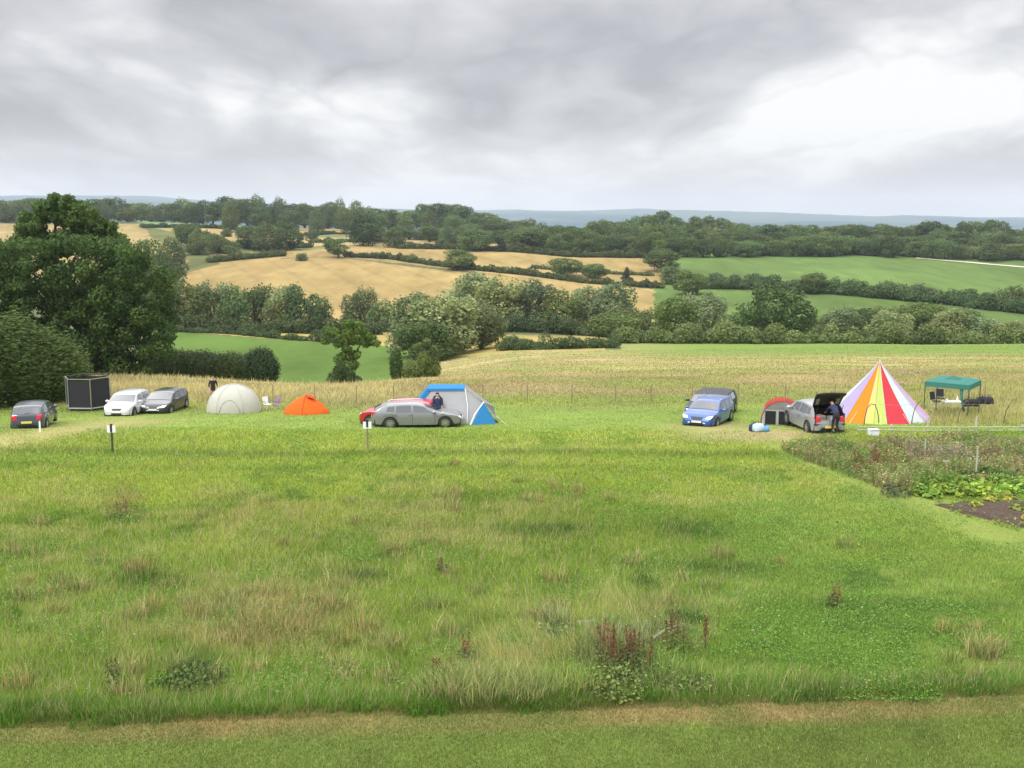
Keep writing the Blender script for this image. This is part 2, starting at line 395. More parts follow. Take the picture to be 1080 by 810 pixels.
    C = C * (1 - .85 * tl2[..., None]) + (np.array((.37, .34, .14)) * (.8 + .4 * n1[..., None])) * .85 * tl2[..., None]; H = H * (1 - .8 * tl2)
    # rough grass and straw field beyond the tents
    bh = sstep(v + (n1 - .5) * 14 + (n2 - .5) * 10, 437, 414); cr_ = fbm(X * .45, Y * 1.3, 4.5, 17, 4)
    stf = np.array((.355, .29, .135)) * (.7 + .55 * n2[..., None]); ol = np.array((.26, .275, .085)) * (.75 + .5 * n1[..., None])
    k2 = sstep(cr_, .36, .68)[..., None]; fc = stf * (1 - k2) + ol * k2
    lt = sstep(px, 470, 400)[..., None]; fc = fc * (1 - lt) + (np.array((.47, .42, .19)) * (.65 + .6 * n1[..., None])) * lt
    gr = (sstep(v, 380, 369) * sstep(px, 560, 760))[..., None]; fc = fc * (1 - gr) + np.array((.155, .225, .05)) * gr
    gl = (sstep(v, 408, 418) * sstep(px, 430, 520) * sstep(px, 1040, 900) * .45 * (.5 + n2))[..., None]; fc = fc * (1 - gl) + np.array((.21, .26, .08)) * gl
    for off in (-4, 4):                                                     # wheel tracks up the field
        cxx = np.interp(v, [372, 385, 400, 415], [538, 546, 566, 600]); w = np.exp(-((px - cxx - off * (v - 355) / 25) / 3) ** 2) * sstep(v, 415, 400) * .5
        fc = fc * (1 - w[..., None]) + np.array((.2, .25, .07)) * w[..., None]
    rg = sstep(px, 955, 990) * sstep(v, 452, 446) * sstep(v, 395, 410); C = C * (1 - rg[..., None]) + (np.array((.36, .36, .13)) * (.7 + .6 * n1[..., None])) * rg[..., None]; H = H * (1 - rg) + .38 * rg; bh = bh * (1 - rg)
    C = C * (1 - bh[..., None]) + fc * bh[..., None]; H = H * (1 - bh) + bh * (.05 + .11 * n1 + .22 * lt[..., 0]) * (1 - .5 * gr[..., 0])
    # bottom of the picture: lush edge, raked straw strip, lawn
    ed = v + 4 + 18.5 * (px - 540) / 540 + 3.5 * ((px - 540) / 540) ** 2 + (n1 - .5) * 13 + (n3 - .5) * 6
    lush = np.exp(-((ed - 744) / 11) ** 2)[..., None] * .8
    C = C * (1 - lush) + np.array((.10, .22, .028)) * lush * (.6 + .8 * n3[..., None]); H = H + .07 * lush[..., 0] * (.3 + 1.4 * n1)
    sp = sstep(ed, 749, 756)
    strip = np.array((.29, .215, .095)) * (.7 + .6 * n3[..., None]); lawn = np.array((.150, .210, .045)) * (.5 + .6 * n1[..., None] + .5 * n3[..., None])
    ps = (sstep(ed, 782, 768) * (.05 + 1.15 * n4) * (.3 + 1.1 * n3))[..., None].clip(0, 1)
    bt = lawn * (1 - ps) + strip * ps
    C = C * (1 - sp[..., None]) + bt * sp[..., None]; H = H * (1 - sp) + (.045 + .03 * n3) * sp
    return C, np.clip(H, .02, .9)

rowsY = [-80, -40, -15, 0, 8, 13]
y = 16.0
while y < 900: rowsY.append(y); y *= 1.0058
while y < 8500: rowsY.append(y); y *= 1.025
rowsY.append(8500)
rowsY = np.array(rowsY); NC = 900
s = np.linspace(-1, 1, NC)
XX = s[None, :] * (np.maximum(rowsY, 0)[:, None] * 0.72 + 40); YY = np.repeat(rowsY[:, None], NC, 1)
ZZ = Z(XX, YY)
Yp = np.maximum(YY, 14.0); PXg, VVg = project(XX, Yp, ZZ)
Cn, _ = near_zone(PXg, VVg, XX, Yp)
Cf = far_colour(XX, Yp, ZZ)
nearm = ((YY < 125) | ((YY < 176) & (PXg > 470)) | ((YY < 225) & (PXg > 655)) | ((YY < 176) & (VVg > 374) & (PXg > 452)))
leftg = (YY >= 95) & inpoly(PXg, VVg, FIELDS[6][0])
nearm &= ~leftg
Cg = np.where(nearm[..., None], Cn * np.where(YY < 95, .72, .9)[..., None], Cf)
nr = len(rowsY); idx = np.arange(nr * NC).reshape(nr, NC)
Q = np.stack([idx[:-1, :-1], idx[:-1, 1:], idx[1:, 1:], idx[1:, :-1]], -1).reshape(-1, 4)
gme = npmesh('ground', np.stack([XX, YY, ZZ], -1).reshape(-1, 3), Q, Cg.reshape(-1, 3), M_GROUND, True)
tag(link('ground', gme), kind='structure')

# dirt track across the far green field
def strip(name, pts, w, m, lift=.05):
    V = []; 
    for i, p in enumerate(pts):
        d = (pts[min(i + 1, len(pts) - 1)] - pts[max(i - 1, 0)]); d.z = 0; d.normalize(); n = Vector((-d.y, d.x, 0))
        for k in (-1, 1):
            q = p + n * w * .5 * k; V.append((q.x, q.y, float(Z(q.x, q.y)) + lift))
    Fq = [(2 * i, 2 * i + 1, 2 * i + 3, 2 * i + 2) for i in range(len(pts) - 1)]
    return link(name, npmesh(name, V, Fq, None, m))
M_TRACK = mat('track_dirt', (.5, .44, .34), .95, noise=.2, nscale=.5)
tp = []
for px, v in ((966, 272.5), (990, 274.5), (1020, 277), (1060, 280.5), (1110, 284)): tp.append(gp(px, v, 300))
tp2 = []
for i in range(len(tp) - 1):
    for k in range(8): tp2.append(tp[i].lerp(tp[i + 1], k / 8))
tag(strip('dirt_track', tp2, 5.0, M_TRACK, .25), kind='structure')

# ------------------------------------------------------------------ haze
hb = MB(); hb.box((0, 4200, 64), (15000, 9200, 180))
hz_ = hb.build('haze', [])
hm = bpy.data.materials.new('haze'); hm.use_nodes = True; hn = hm.node_tree
for n in list(hn.nodes):
    if n.type != 'OUTPUT_MATERIAL': hn.nodes.remove(n)
pv = hn.nodes.new('ShaderNodeVolumePrincipled'); pv.inputs['Color'].default_value = (.76, .87, 1.0, 1)
pv.inputs['Density'].default_value = 0.00010; pv.inputs['Anisotropy'].default_value = 0.3
hn.links.new(pv.outputs[0], hn.nodes['Material Output'].inputs['Volume'])
hz_.data.materials.append(hm); tag(hz_, kind='stuff')

# ------------------------------------------------------------------ grass
def blades(name, n, vlo, vhi, pxlo=-120, pxhi=1200, cover=1.0, hk=1.0, filt=None, wk=1.0, seed=1, lean=.5, vpow=1.0, lift=0.0, stalk=0.03):
    r = np.random.default_rng(seed)
    v = vlo + (vhi - vlo) * r.random(n) ** vpow; px = pxlo + (pxhi - pxlo) * r.random(n)
    b = bv(v); a = ax(px, b)
    # flat guess, then march on to the real ground
    Ys = np.exp(np.linspace(math.log(17.5), math.log(176), 240)); lv = np.linspace(vlo, vhi, 161); la_ = np.linspace(-.62, .62, 63)
    LB = bv(lv)[:, None, None]; LA = la_[None, :, None]; D = (HC + Ys * LB) - Z0(LA * Ys + 0 * LB, Ys + 0 * LA * LB)
    kk = np.argmax(D < 0, 2); nohit = ~(D < 0).any(2); k1 = np.maximum(kk, 1)
    d1 = np.take_along_axis(D, k1[..., None], 2)[..., 0]; d0 = np.take_along_axis(D, k1[..., None] - 1, 2)[..., 0]
    TY = Ys[k1 - 1] + (Ys[k1] - Ys[k1 - 1]) * np.clip(d0 / (d0 - d1 + 1e-9), 0, 1); TY[kk == 0] = 17.5; TY[nohit] = 400.0
    u = (v - vlo) / (vhi - vlo) * 160; w_ = np.clip((a + .62) / 1.24 * 62, 0, 61.999); i = np.clip(u.astype(int), 0, 159); j = w_.astype(int); fu = u - i; fw = w_ - j
    Y = (TY[i, j] * (1 - fu) + TY[i + 1, j] * fu) * (1 - fw) + (TY[i, j + 1] * (1 - fu) + TY[i + 1, j + 1] * fu) * fw
    done = Y < 176
    X = a * Y; ok = done & (Y < 175)
    C, H = near_zone(px, v, X, Y)
    if filt is not None: ok &= filt(px, v, X, Y)
    X, Y, C, H, px, v = X[ok], Y[ok], C[ok], H[ok], px[ok], v[ok]; m = len(X)
    z = Z(X, Y)
    yaw = r.random(m) * 6.283; w = Y / 1150 * (.55 + .6 * r.random(m)) * wk
    ld = fbm(X, Y, 4.0, 8) * 12.0; la = (lean * (.4 + 1.0 * r.random(m)))
    h = H * hk * (.5 + .8 * r.random(m)); isst = (r.random(m) < stalk) & (H > .15)
    h = np.where(isst, h * 1.7 + .12, h); w = np.where(isst, w * .55, w)
    dirx = np.cos(ld) * .35 + (r.random(m) - .5) * 2.2; diry = np.sin(ld) * .35 + (r.random(m) - .5) * 2.2
    tx = X + dirx * h * la; ty = Y + diry * h * la
    V = np.empty((m, 3, 3)); cw = np.cos(yaw) * w * .5; sw = np.sin(yaw) * w * .5
    V[:, 0] = np.stack([X - cw, Y - sw, z - .01 + lift], -1); V[:, 1] = np.stack([X + cw, Y + sw, z - .01 + lift], -1)
    V[:, 2] = np.stack([tx, ty, z + h * np.where(isst, .95, .85) + lift], -1)
    var = (.5 + 1.0 * r.random(m))[:, None]; hue = (r.random(m) - .5)[:, None] * np.array((.06, 0, -.02))
    C = C * var + hue
    dry = (r.random(m) < .055)[:, None]; C = np.where(dry | isst[:, None], np.array((.43, .37, .20)) * var, C)
    CC = np.repeat(C[:, None, :], 3, 1)
    me = npmesh(name, V.reshape(-1, 3), np.arange(m * 3).reshape(-1, 3), CC.reshape(-1, 3), M_GRASS)
    return link(name, me)
tag(blades('lawn_grass', 300000, 715, 835, hk=1.0, seed=2, filt=lambda px, v, X, Y: (v + 4 + 18.5 * (px - 540) / 540 + 3.5 * ((px - 540) / 540) ** 2) > 745, wk=.9), kind='stuff')
tag(blades('meadow_grass', 1250000, 446, 788, seed=3, filt=lambda px, v, X, Y: (v + 4 + 18.5 * (px - 540) / 540 + 3.5 * ((px - 540) / 540) ** 2) < 757, stalk=.03), kind='stuff')
tag(blades('straw_grass', 330000, 361, 446, seed=4, stalk=.06,
    filt=lambda px, v, X, Y: (Y < 100) | (px > 455)), kind='stuff')

# ------------------------------------------------------------------ foliage
def leaves(r, P, Nrm, size, C, cvar=.25, asp=1.0, up=0.0):
    m = len(P)
    d = Nrm + (r.random((m, 3)) - .5) * 1.6; d /= np.linalg.norm(d, axis=1)[:, None] + 1e-9
    h = r.random((m, 3)) - .5; h[:, 2] += up
    t = np.cross(d, h); t /= np.linalg.norm(t, axis=1)[:, None] + 1e-9; bt = np.cross(t, d)
    sz = (size * (.6 + .8 * r.random(m)))[:, None]
    V = np.stack([P - t * sz * .5, P + bt * sz * .5 * asp, P + t * sz * .5, P - bt * sz * .5 * asp], 1)
    Cc = C * (1 - cvar + 2 * cvar * r.random(m))[:, None]
    return V.reshape(-1, 3), np.repeat(Cc, 4, 0)
def foliage(r, lobes, n, size, c0, c1, fill=.35, asp=1.0, up=0.0, zmin=0.05):
    lb = np.array(lobes, float); area = lb[:, 3] * lb[:, 4] + lb[:, 3] * lb[:, 5]
    li = r.choice(len(lb), n, p=area / area.sum())
    d = r.normal(size=(n, 3)); d /= np.linalg.norm(d, axis=1)[:, None]
    rad = 1 - fill * r.random(n) ** 1.5 + (r.random(n) ** 3) * .34
    P = lb[li, :3] + d * lb[li, 3:6] * rad[:, None]
    ins = np.zeros(n, bool)
    for q in lb:
        e_ = (((P - q[:3]) / q[3:6]) ** 2).sum(1); ins |= e_ < .42
    keep = ~ins & (P[:, 2] > zmin); P = P[keep]; d = d[keep]; li = li[keep]
    lr = r.random(len(lb)); t = (lr[li] * .6 + .4 * r.random(len(P)))[:, None]
    C = np.array(c0) * (1 - t) + np.array(c1) * t
    V, CC = leaves(r, P, d, size, C, asp=asp, up=up)
    return V, np.arange(len(V)).reshape(-1, 4), CC
def make_crown(kind, seed):
    r = np.random.default_rng(seed); lobes = []
    if kind == 'round':
        for k in range(26):
            d = r.normal(size=3); d /= np.linalg.norm(d); d[2] = abs(d[2]) if r.random() < .55 else -abs(d[2])
            rr = 1.0 + r.random() * .9
            lobes.append((d[0] * 2.7, d[1] * 2.7, (4.9 + d[2] * 3.4) if d[2] > 0 else (4.9 + d[2] * 3.9), rr * 1.15, rr * 1.15, rr * .9))
        lobes.append((0, 0, 4.6, 2.8, 2.8, 3.7)); c0, c1 = (.050, .092, .024), (.125, .180, .048); n = 8500; sz = .36
    elif kind == 'willow':
        for k in range(34):
            a = r.random() * 6.28; q = math.sqrt(r.random()) * 3.3; h = 1.4 + r.random() * 6.9 * (1 - (q / 5.6) ** 3)
            lobes.append((math.cos(a) * q, math.sin(a) * q, h, .85 + r.random() * .5, .85 + r.random() * .5, 1.3 + r.random() * .8))
        lobes.append((0, 0, 4.2, 2.9, 2.9, 3.6)); c0, c1 = (.10, .15, .05), (.26, .31, .15); n = 10000; sz = .34
    elif kind == 'tall':
        for k in range(22):
            a = r.random() * 6.28; h = 2.4 + r.random() * 6.5; q = (1.9 * math.sin(math.pi * min(1, (h - 1.2) / 8.8)) ** .7) * (.5 + .5 * r.random())
            rr = .9 + r.random() * .6
            lobes.append((math.cos(a) * q, math.sin(a) * q, h, rr, rr, rr * 1.1))
        lobes.append((0, 0, 5.4, 1.7, 1.7, 3.6)); c0, c1 = (.05, .09, .025), (.12, .17, .05); n = 6500; sz = .36
    elif kind == 'open':
        for k in range(20):
            d = r.normal(size=3); d /= np.linalg.norm(d); rr = .7 + r.random() * .7
            lobes.append((d[0] * 2.9, d[1] * 2.9, 5.4 + d[2] * 3.2, rr * 1.2, rr * 1.2, rr * .9))
        c0, c1 = (.055, .10, .03), (.13, .19, .055); n = 5200; sz = .34
    elif kind == 'scrub':
        for k in range(24):
            a = r.random() * 6.28; q = math.sqrt(r.random()) * 3.2; h = 1.2 + r.random() * 6.9 * (1 - (q / 5.0) ** 3)
            rr = 1.0 + r.random() * .9
            lobes.append((math.cos(a) * q, math.sin(a) * q, h, rr, rr, rr * 1.25))
        lobes.append((0, 0, 3.4, 2.7, 2.7, 3.3)); c0, c1 = (.06, .10, .03), (.15, .20, .065); n = 7500; sz = .38
    else:
        for k in range(12):
            h = .9 + k * .72; q = 1.5 * (1 - k / 13)
            for j in range(3):
                a = r.random() * 6.28; lobes.append((math.cos(a) * q * .6, math.sin(a) * q * .6, h, q * .75 + .1, q * .75 + .1, .5))
        c0, c1 = (.03, .055, .025), (.06, .09, .04); n = 4200; sz = .26
    V, Fq, C = foliage(r, lobes, n, sz, c0, c1)
    return npmesh('crown', V, Fq, C, M_LEAF)
def make_trunk(kind, seed):
    rr = random.Random(seed); m = MB(); h0 = {'round': 6, 'willow': 6, 'tall': 8, 'open': 6.5, 'scrub': 5, 'conifer': 9.5}[kind]
    r0 = .30 if kind != 'conifer' else .18
    m.tube([(0, 0, -.6), (.05, 0, 1), (.12, .08, h0 * .5), (.05, -.05, h0)], [r0 * 1.35, r0, r0 * .65, r0 * .12], 8)
    if kind != 'conifer':
        for k in range(7):
            a = k * 0.9 + rr.random(); h = h0 * (.28 + .07 * k); ln = 2.6 - .15 * k
            m.tube([(.08, .04, h), (math.cos(a) * ln * .5, math.sin(a) * ln * .5, h + 1.0), (math.cos(a) * ln, math.sin(a) * ln, h + 1.9)], [r0 * .4, r0 * .25, r0 * .06], 6)
    me = bpy.data.meshes.new('trunk'); me.from_pydata(m.v, [], m.f); me.materials.append(M_BARK); me.polygons.foreach_set('use_smooth', [True] * len(m.f))
    return me
PROTO = {}
for kind, nv in (('round', 5), ('willow', 3), ('tall', 3), ('open', 3), ('scrub', 3), ('conifer', 1)):
    PROTO[kind] = [(make_crown(kind, 100 + i * 7 + len(kind)), make_trunk(kind, i)) for i in range(nv)]
WID = {'round': 8.0, 'willow': 8.0, 'tall': 5.0, 'open': 8.2, 'scrub': 8.0, 'conifer': 3.4}
NAME = {'round': 'broadleaf_tree', 'willow': 'willow_tree', 'tall': 'broadleaf_tree', 'open': 'broadleaf_tree', 'scrub': 'bushy_tree', 'conifer': 'conifer_tree'}
trng = random.Random(5)
def tree(px, Y, vtop, wpx, kind, label, group=None, cat='tree', name=None, sink=0.0):
    p = at(px, Y); H = float(zv(vtop, Y)) - p.z + sink; W = wpx * Y / F
    t = thing(name or NAME[kind], (p.x, p.y, p.z - sink), trng.random() * 6.28, label, cat, group)
    cm, tm = trng.choice(PROTO[kind])
    c = link('crown', cm, t); q = link('trunk', tm, t)
    sc = (W / WID[kind], W / WID[kind], H / 9.6)
    c.scale = sc; q.scale = (sc[2] * .5 + sc[0] * .5,) * 2 + (sc[2],)
    q.scale = (sc[0], sc[1], sc[2])
    return t
# ---- far ridge, left half: individual trees along the skyline
GL_ = 'trees along the ridge skyline at the left'
def tops(px, table): return float(np.interp(px, [a for a, b in table], [b for a, b in table]))
TL = [(-150, 212), (0, 210), (60, 209), (130, 209), (160, 212), (230, 210), (250, 206), (295, 208), (310, 216), (345, 212), (370, 211), (395, 219), (430, 222), (436, 212), (470, 213), (498, 220), (540, 231), (620, 234)]
px = -150
while px < 560:
    Yb = trng.uniform(770, 860); v = tops(px, TL) + trng.uniform(-1, 4)
    tree(px, Yb, v, trng.uniform(19, 30), trng.choice(['round', 'round', 'tall', 'scrub']), 'dark broadleaf tree in the unbroken tree line along the left skyline ridge', GL_)
    px += trng.uniform(9, 14)
px = -150
while px < 640:
    Yb = trng.uniform(700, 750); base = 236 if px < 300 else 243
    if not (150 < px < 235):
        tree(px, Yb, tops(px, TL) + trng.uniform(5, 13), trng.uniform(16, 26), trng.choice(['round', 'scrub']), 'smaller dark tree in front of the left skyline tree line, above the tan fields', 'front row of the left skyline trees')
    px += trng.uniform(15, 34)
px = 390
while px < 700:
    Yb = trng.uniform(590, 640)
    tree(px, Yb, (238 if px < 560 else 234) + trng.uniform(-2, 7), trng.uniform(18, 28), trng.choice(['round', 'tall', 'scrub']), 'mid green tree in the wood above the middle tan field', 'wood above the middle tan field')
    px += trng.uniform(9, 13)
px = 545
while px < 700:
    tree(px, trng.uniform(530, 560), 243 + trng.uniform(-3, 6), trng.uniform(20, 30), 'round', 'dark tree at the front edge of the wood above the middle tan field', 'front edge of the wood above the middle tan field')
    px += trng.uniform(11, 16)
# ---- ridge, right half
TR = [(560, 236), (600, 236), (650, 232), (680, 226), (705, 224), (722, 232), (750, 226), (768, 232), (800, 236), (850, 235), (880, 238), (935, 236), (960, 238), (985, 233), (1000, 236), (1015, 234), (1055, 233), (1066, 240), (1090, 236), (1250, 236)]
px = 640
while px < 1260:
    tree(px, trng.uniform(640, 700), tops(px, TR) + trng.uniform(-1, 3), trng.uniform(18, 28), trng.choice(['round', 'tall', 'round']), 'dark tree on the skyline of the long wood above the green field', 'back row of the long wood above the green field')
    px += trng.uniform(10, 15)
px = 690
while px < 1260:
    tree(px, trng.uniform(575, 605), tops(px, TR) + trng.uniform(7, 14), trng.uniform(22, 34), trng.choice(['round', 'scrub', 'round']), 'rounded tree in the middle of the long wood above the green field', 'middle row of the long wood above the green field')
    px += trng.uniform(13, 19)
px = 712
while px < 1260:
    tree(px, trng.uniform(536, 552), 251 + trng.uniform(-4, 5) + (4 if px > 1000 else 0), trng.uniform(22, 34), trng.choice(['round', 'scrub', 'round']), 'low dark tree at the front edge of the long wood above the green field', 'front row of the long wood above the green field')
    px += trng.uniform(12, 18)
# ---- single trees on the hillside fields
single = [
 (197, 545, 236, 26, 'round', 'dark round tree in the left hillside hedge, leftmost of the field trees'),
 (208, 490, 246, 26, 'scrub', 'grey green bushy tree just below the leftmost dark field tree'),
 (196, 730, 222, 8, 'tall', 'thin tree standing alone on the pale green strip below the left skyline'),
 (228, 500, 248, 22, 'scrub', 'small olive tree in the hedge near the top of the left tan field'),
 (262, 528, 238, 30, 'round', 'dark tree at the left end of the clump in the upper tan field'),
 (282, 520, 236, 32, 'scrub', 'grey green tree in the middle of the clump in the upper tan field'),
 (302, 530, 233, 30, 'round', 'wide tree at the right end of the clump in the upper tan field'),
 (383, 570, 224, 32, 'round', 'tall dark tree alone on the upper tan field left of the middle wood'),
 (417, 560, 240, 22, 'scrub', 'small grey green tree on the tan field beside the middle wood'),
 (357, 490, 250, 28, 'open', 'light green round tree alone at the left end of the field hedge'),
 (466, 560, 251, 14, 'scrub', 'small bright bush at the foot of the middle wood'),
 (483, 455, 262, 31, 'round', 'dark oak standing on the hedge in the middle of the tan fields'),
 (499, 540, 241, 32, 'round', 'dark wide tree at the lower edge of the middle wood'),
 (556, 540, 243, 22, 'tall', 'dark tree beside the gap in the middle wood'),
 (595, 440, 272, 32, 'round', 'broad round tree, left one of the pair on the tan field hedge'),
 (627, 432, 278, 24, 'round', 'smaller round tree, right one of the pair on the tan field hedge'),
 (661, 425, 281, 11, 'conifer', 'small pointed dark conifer right of the pair of field trees'),
 (698, 470, 262, 34, 'round', 'dark tree at the top of the tree line left of the green field'),
 (712, 420, 280, 34, 'scrub', 'dark bushy tree half way down the tree line left of the green field'),
 (727, 380, 286, 30, 'round', 'rounded dark tree low in the tree line left of the green field'),
 (858, 370, 288, 27, 'round', 'round tree standing on the hedge below the green field'),
 (893, 368, 298, 18, 'scrub', 'small bushy tree on the hedge below the green field'),
 (970, 362, 302, 34, 'scrub', 'wide bushy tree at the right part of the hedge below the green field'),
 (1022, 355, 304, 20, 'round', 'dark tree near the right end of the hedge below the green field'),
 (1072, 345, 300, 26, 'scrub', 'grey green tree at the far right end of the hedge below the green field'),
 (1110, 345, 300, 30, 'round', 'dark tree past the right end of the hedge below the green field'),
 (128, 330, 250, 40, 'scrub', 'grey green bushy tree directly behind the big dark tree, upper one'),
 (158, 320, 252, 36, 'round', 'dark tree just right of the big dark tree, on the edge of the tan field'),
 (178, 300, 262, 34, 'scrub', 'scrubby tree filling the corner between the big dark tree and the tan field'),
 (182, 400, 252, 26, 'scrub', 'small grey bushy tree above the corner of the big tan field'),
 # valley belt
 (163, 240, 296, 44, 'scrub', 'shadowy belt tree just behind the big dark tree at the left'),
 (196, 245, 299, 38, 'scrub', 'leftmost bushy tree of the valley belt, beside the big dark tree'),
 (222, 250, 296, 36, 'willow', 'grey green tree near the left end of the valley belt'),
 (247, 248, 302, 34, 'scrub', 'low rounded tree in the left valley belt'),
 (268, 252, 297, 34, 'scrub', 'bushy olive tree in the centre of the left valley belt'),
 (295, 250, 301, 34, 'willow', 'pale green tree in the right part of the left valley belt'),
 (318, 248, 298, 36, 'scrub', 'tall bushy tree near the right end of the left valley belt'),
 (338, 246, 312, 24, 'scrub', 'last low tree at the right end of the left valley belt'),
 (381, 262, 303, 36, 'willow', 'pale tree standing in the gap right of the left valley belt'),
 (404, 255, 318, 30, 'scrub', 'low dark bush tree between the pale tree and the great willow'),
 (439, 190, 312, 62, 'willow', 'left half of the great pale willow clump in front of the belt'),
 (472, 184, 308, 70, 'willow', 'middle of the great pale willow clump, its highest crown'),
 (508, 190, 318, 48, 'willow', 'right side of the great pale willow clump, hanging low'),
 (452, 175, 336, 50, 'round', 'dark low tree under the front of the great pale willow clump'),
 (500, 268, 290, 52, 'willow', 'tall grey willow, left one of the grey group behind the great clump'),
 (530, 262, 291, 50, 'willow', 'tall grey willow, middle one of the grey group behind the great clump'),
 (558, 264, 294, 46, 'willow', 'tall grey willow, right one of the grey group behind the great clump'),
 (592, 258, 303, 38, 'scrub', 'olive green belt tree just right of the grey willows'),
 (618, 262, 304, 40, 'willow', 'feathery olive tree in the middle of the valley belt'),
 (648, 258, 300, 44, 'willow', 'tall feathery tree right of the middle of the valley belt'),
 (645, 205, 330, 54, 'round', 'dark spreading tree at the back edge of the straw field, middle'),
 (672, 235, 322, 34, 'scrub', 'low belt tree right of the feathery trees'),
 (712, 215, 313, 44, 'round', 'dark rounded tree left of the pale belt trees'),
 (742, 240, 308, 44, 'willow', 'pale green belt tree left of the big dark round tree'),
 (766, 228, 330, 30, 'scrub', 'low scrubby tree at the left foot of the big dark round tree'),
 (817, 205, 299, 64, 'round', 'big dark round tree behind the straw field, tallest of the right belt'),
 (790, 214, 326, 40, 'round', 'dark round tree touching the left side of the biggest belt tree'),
 (858, 225, 334, 34, 'scrub', 'low green tree just right of the biggest belt tree'),
 (886, 218, 324, 40, 'willow', 'grey willow right of the biggest belt tree, leftmost of the grey ones'),
 (908, 245, 324, 34, 'round', 'dark tree between the grey willows'),
 (936, 215, 329, 46, 'willow', 'grey willow in the middle of the right belt'),
 (938, 262, 320, 34, 'scrub', 'dark bush tree behind the middle grey willow'),
 (968, 268, 318, 46, 'round', 'dark spreading tree behind the right belt'),
 (1004, 215, 328, 44, 'willow', 'wide grey willow in the right belt'),
 (1012, 270, 324, 40, 'scrub', 'dark bushy tree behind the wide grey willow'),
 (1035, 212, 336, 40, 'willow', 'pale silver willow near the right edge of the picture'),
 (1068, 208, 340, 44, 'willow', 'low silver bush tree at the right edge of the picture'),
 (1110, 210, 334, 50, 'willow', 'silver willow just outside the right edge of the picture'),
 (1150, 215, 320, 60, 'round', 'dark tree outside the right edge of the picture'),
]
for (px, Y, vt, w, k, lab) in single:
    tree(px, Y, vt, w * (1.18 if Y < 300 else 1.1), k, lab)

# more scattered trees on the upper left fields
for px, Y, vt, w, k, lab in ((240, 620, 240, 13, 'round', 'tiny dark tree on the upper tan field above the left clump'), (330, 600, 240, 14, 'scrub', 'tiny bush tree at the right of the upper left clump'), (345, 560, 250, 10, 'scrub', 'little bush on the strip between the lone light tree and the clump'),
    (318, 470, 266, 12, 'scrub', 'small bush at the end of the short dark hedge'), (435, 480, 268, 12, 'scrub', 'small bush on the long diagonal hedge, left part'), (530, 445, 280, 13, 'scrub', 'small bush on the long diagonal hedge, right part'), (528, 540, 250, 14, 'conifer', 'small pointed tree at the lower edge of the middle wood'),
    (215, 530, 247, 18, 'scrub', 'grey bush in the scrubby left hedge'), (246, 510, 252, 16, 'scrub', 'dark bush between the scrubby left hedge and the clump'), (800, 372, 296, 12, 'scrub', 'small bush at the left part of the hedge between the green fields'), (925, 364, 305, 16, 'scrub', 'small bush in the middle of the hedge between the green fields')):
    tree(px, Y, vt, w, k, lab)
# ---- hedges
def hedge(name, pts, h, w, label, cat='hedge', leaf=.3, c0=(.045, .08, .025), c1=(.11, .15, .05), dens=1.0, seed=1, hv=.4, up=0.0, asp=1.0, group=None, zbase=0.0):
    """pts: world points along the hedge line; h may be a list"""
    r = np.random.default_rng(seed); lobes = []
    P = [Vector(p) for p in pts]; o0 = P[0]
    hs = h if hasattr(h, '__len__') else [h] * len(P)
    for i in range(len(P) - 1):
        L_ = (P[i + 1] - P[i]).length; n = max(2, int(L_ / (w * .42)))
        for k in range(n):
            t = (k + r.random() * .6) / n; p = P[i].lerp(P[i + 1], t); hh = (hs[i] * (1 - t) + hs[i + 1] * t) * (1 - hv + 2 * hv * r.random()) * (1 - 1.6 * hv * (float(vnoise((i + t) * 1.7, seed * 3.1, seed)) - .35))
            z = float(Z(p.x, p.y)) + zbase; nl = 1 if hh < 2.2 * w else 2
            for q in range(nl):
                ww = w * (.45 + .25 * r.random())
                lobes.append((p.x - o0.x + (r.random() - .5) * w * .3, p.y - o0.y + (r.random() - .5) * w * .3, z - o0.z + hh * (.48 if nl == 1 else .3 + .4 * q), ww, ww, hh * (.52 if nl == 1 else .34)))
    lb = np.array(lobes); ar = (4 * np.pi * ((lb[:, 3] ** 1.6 * lb[:, 4] ** 0 * lb[:, 5] ** .4 * lb[:, 3] ** 0)) ** 1).sum()
    ar = (4 * 3.14 * lb[:, 3] * lb[:, 5]).sum()
    n = int(min(160000, ar * 2.0 * dens / (leaf * leaf * asp * .6)))
    V, Fq, C = foliage(r, lobes, n, leaf, c0, c1, fill=.3, up=up, asp=asp, zmin=-50)
    o = link(name, npmesh(name, V, Fq, C, M_LEAF)); o.location = o0
    return tag(o, label, cat, group)
def line(pairs, ymin=100, n=6):
    P = [gp(px, v, ymin) for px, v in pairs]; o = []
    for i in range(len(P) - 1):
        for k in range(n): o.append(P[i].lerp(P[i + 1], k / n))
    o.append(P[-1]); return o
def lineY(pairs, n=6):
    P = [at(px, Y) for px, Y in pairs]; o = []
    for i in range(len(P) - 1):
        for k in range(n): o.append(P[i].lerp(P[i + 1], k / n))
    o.append(P[-1]); return o
hedge('field_hedge', line([(405, 272.5), (450, 279), (500, 285), (560, 291), (620, 299), (700, 304)], 300), 2.3, 2.2, 'long dark hedge running diagonally down between the two big tan fields', seed=11, leaf=.5)
hedge('field_hedge', line([(365, 271), (405, 273)], 300), 2.4, 2.6, 'short thin hedge joining the lone light green tree to the long diagonal hedge', seed=12, leaf=.5)
hedge('field_hedge', line([(222, 277), (260, 273), (300, 270)], 300), 2.4, 3.0, 'short dark hedge at the top left corner of the big tan field', seed=13, leaf=.5)
hedge('field_hedge', line([(190, 250), (215, 258), (240, 268)], 300), 5, 5, 'thick scrubby hedge dropping from the left skyline trees to the tan field', seed=14, leaf=.6)
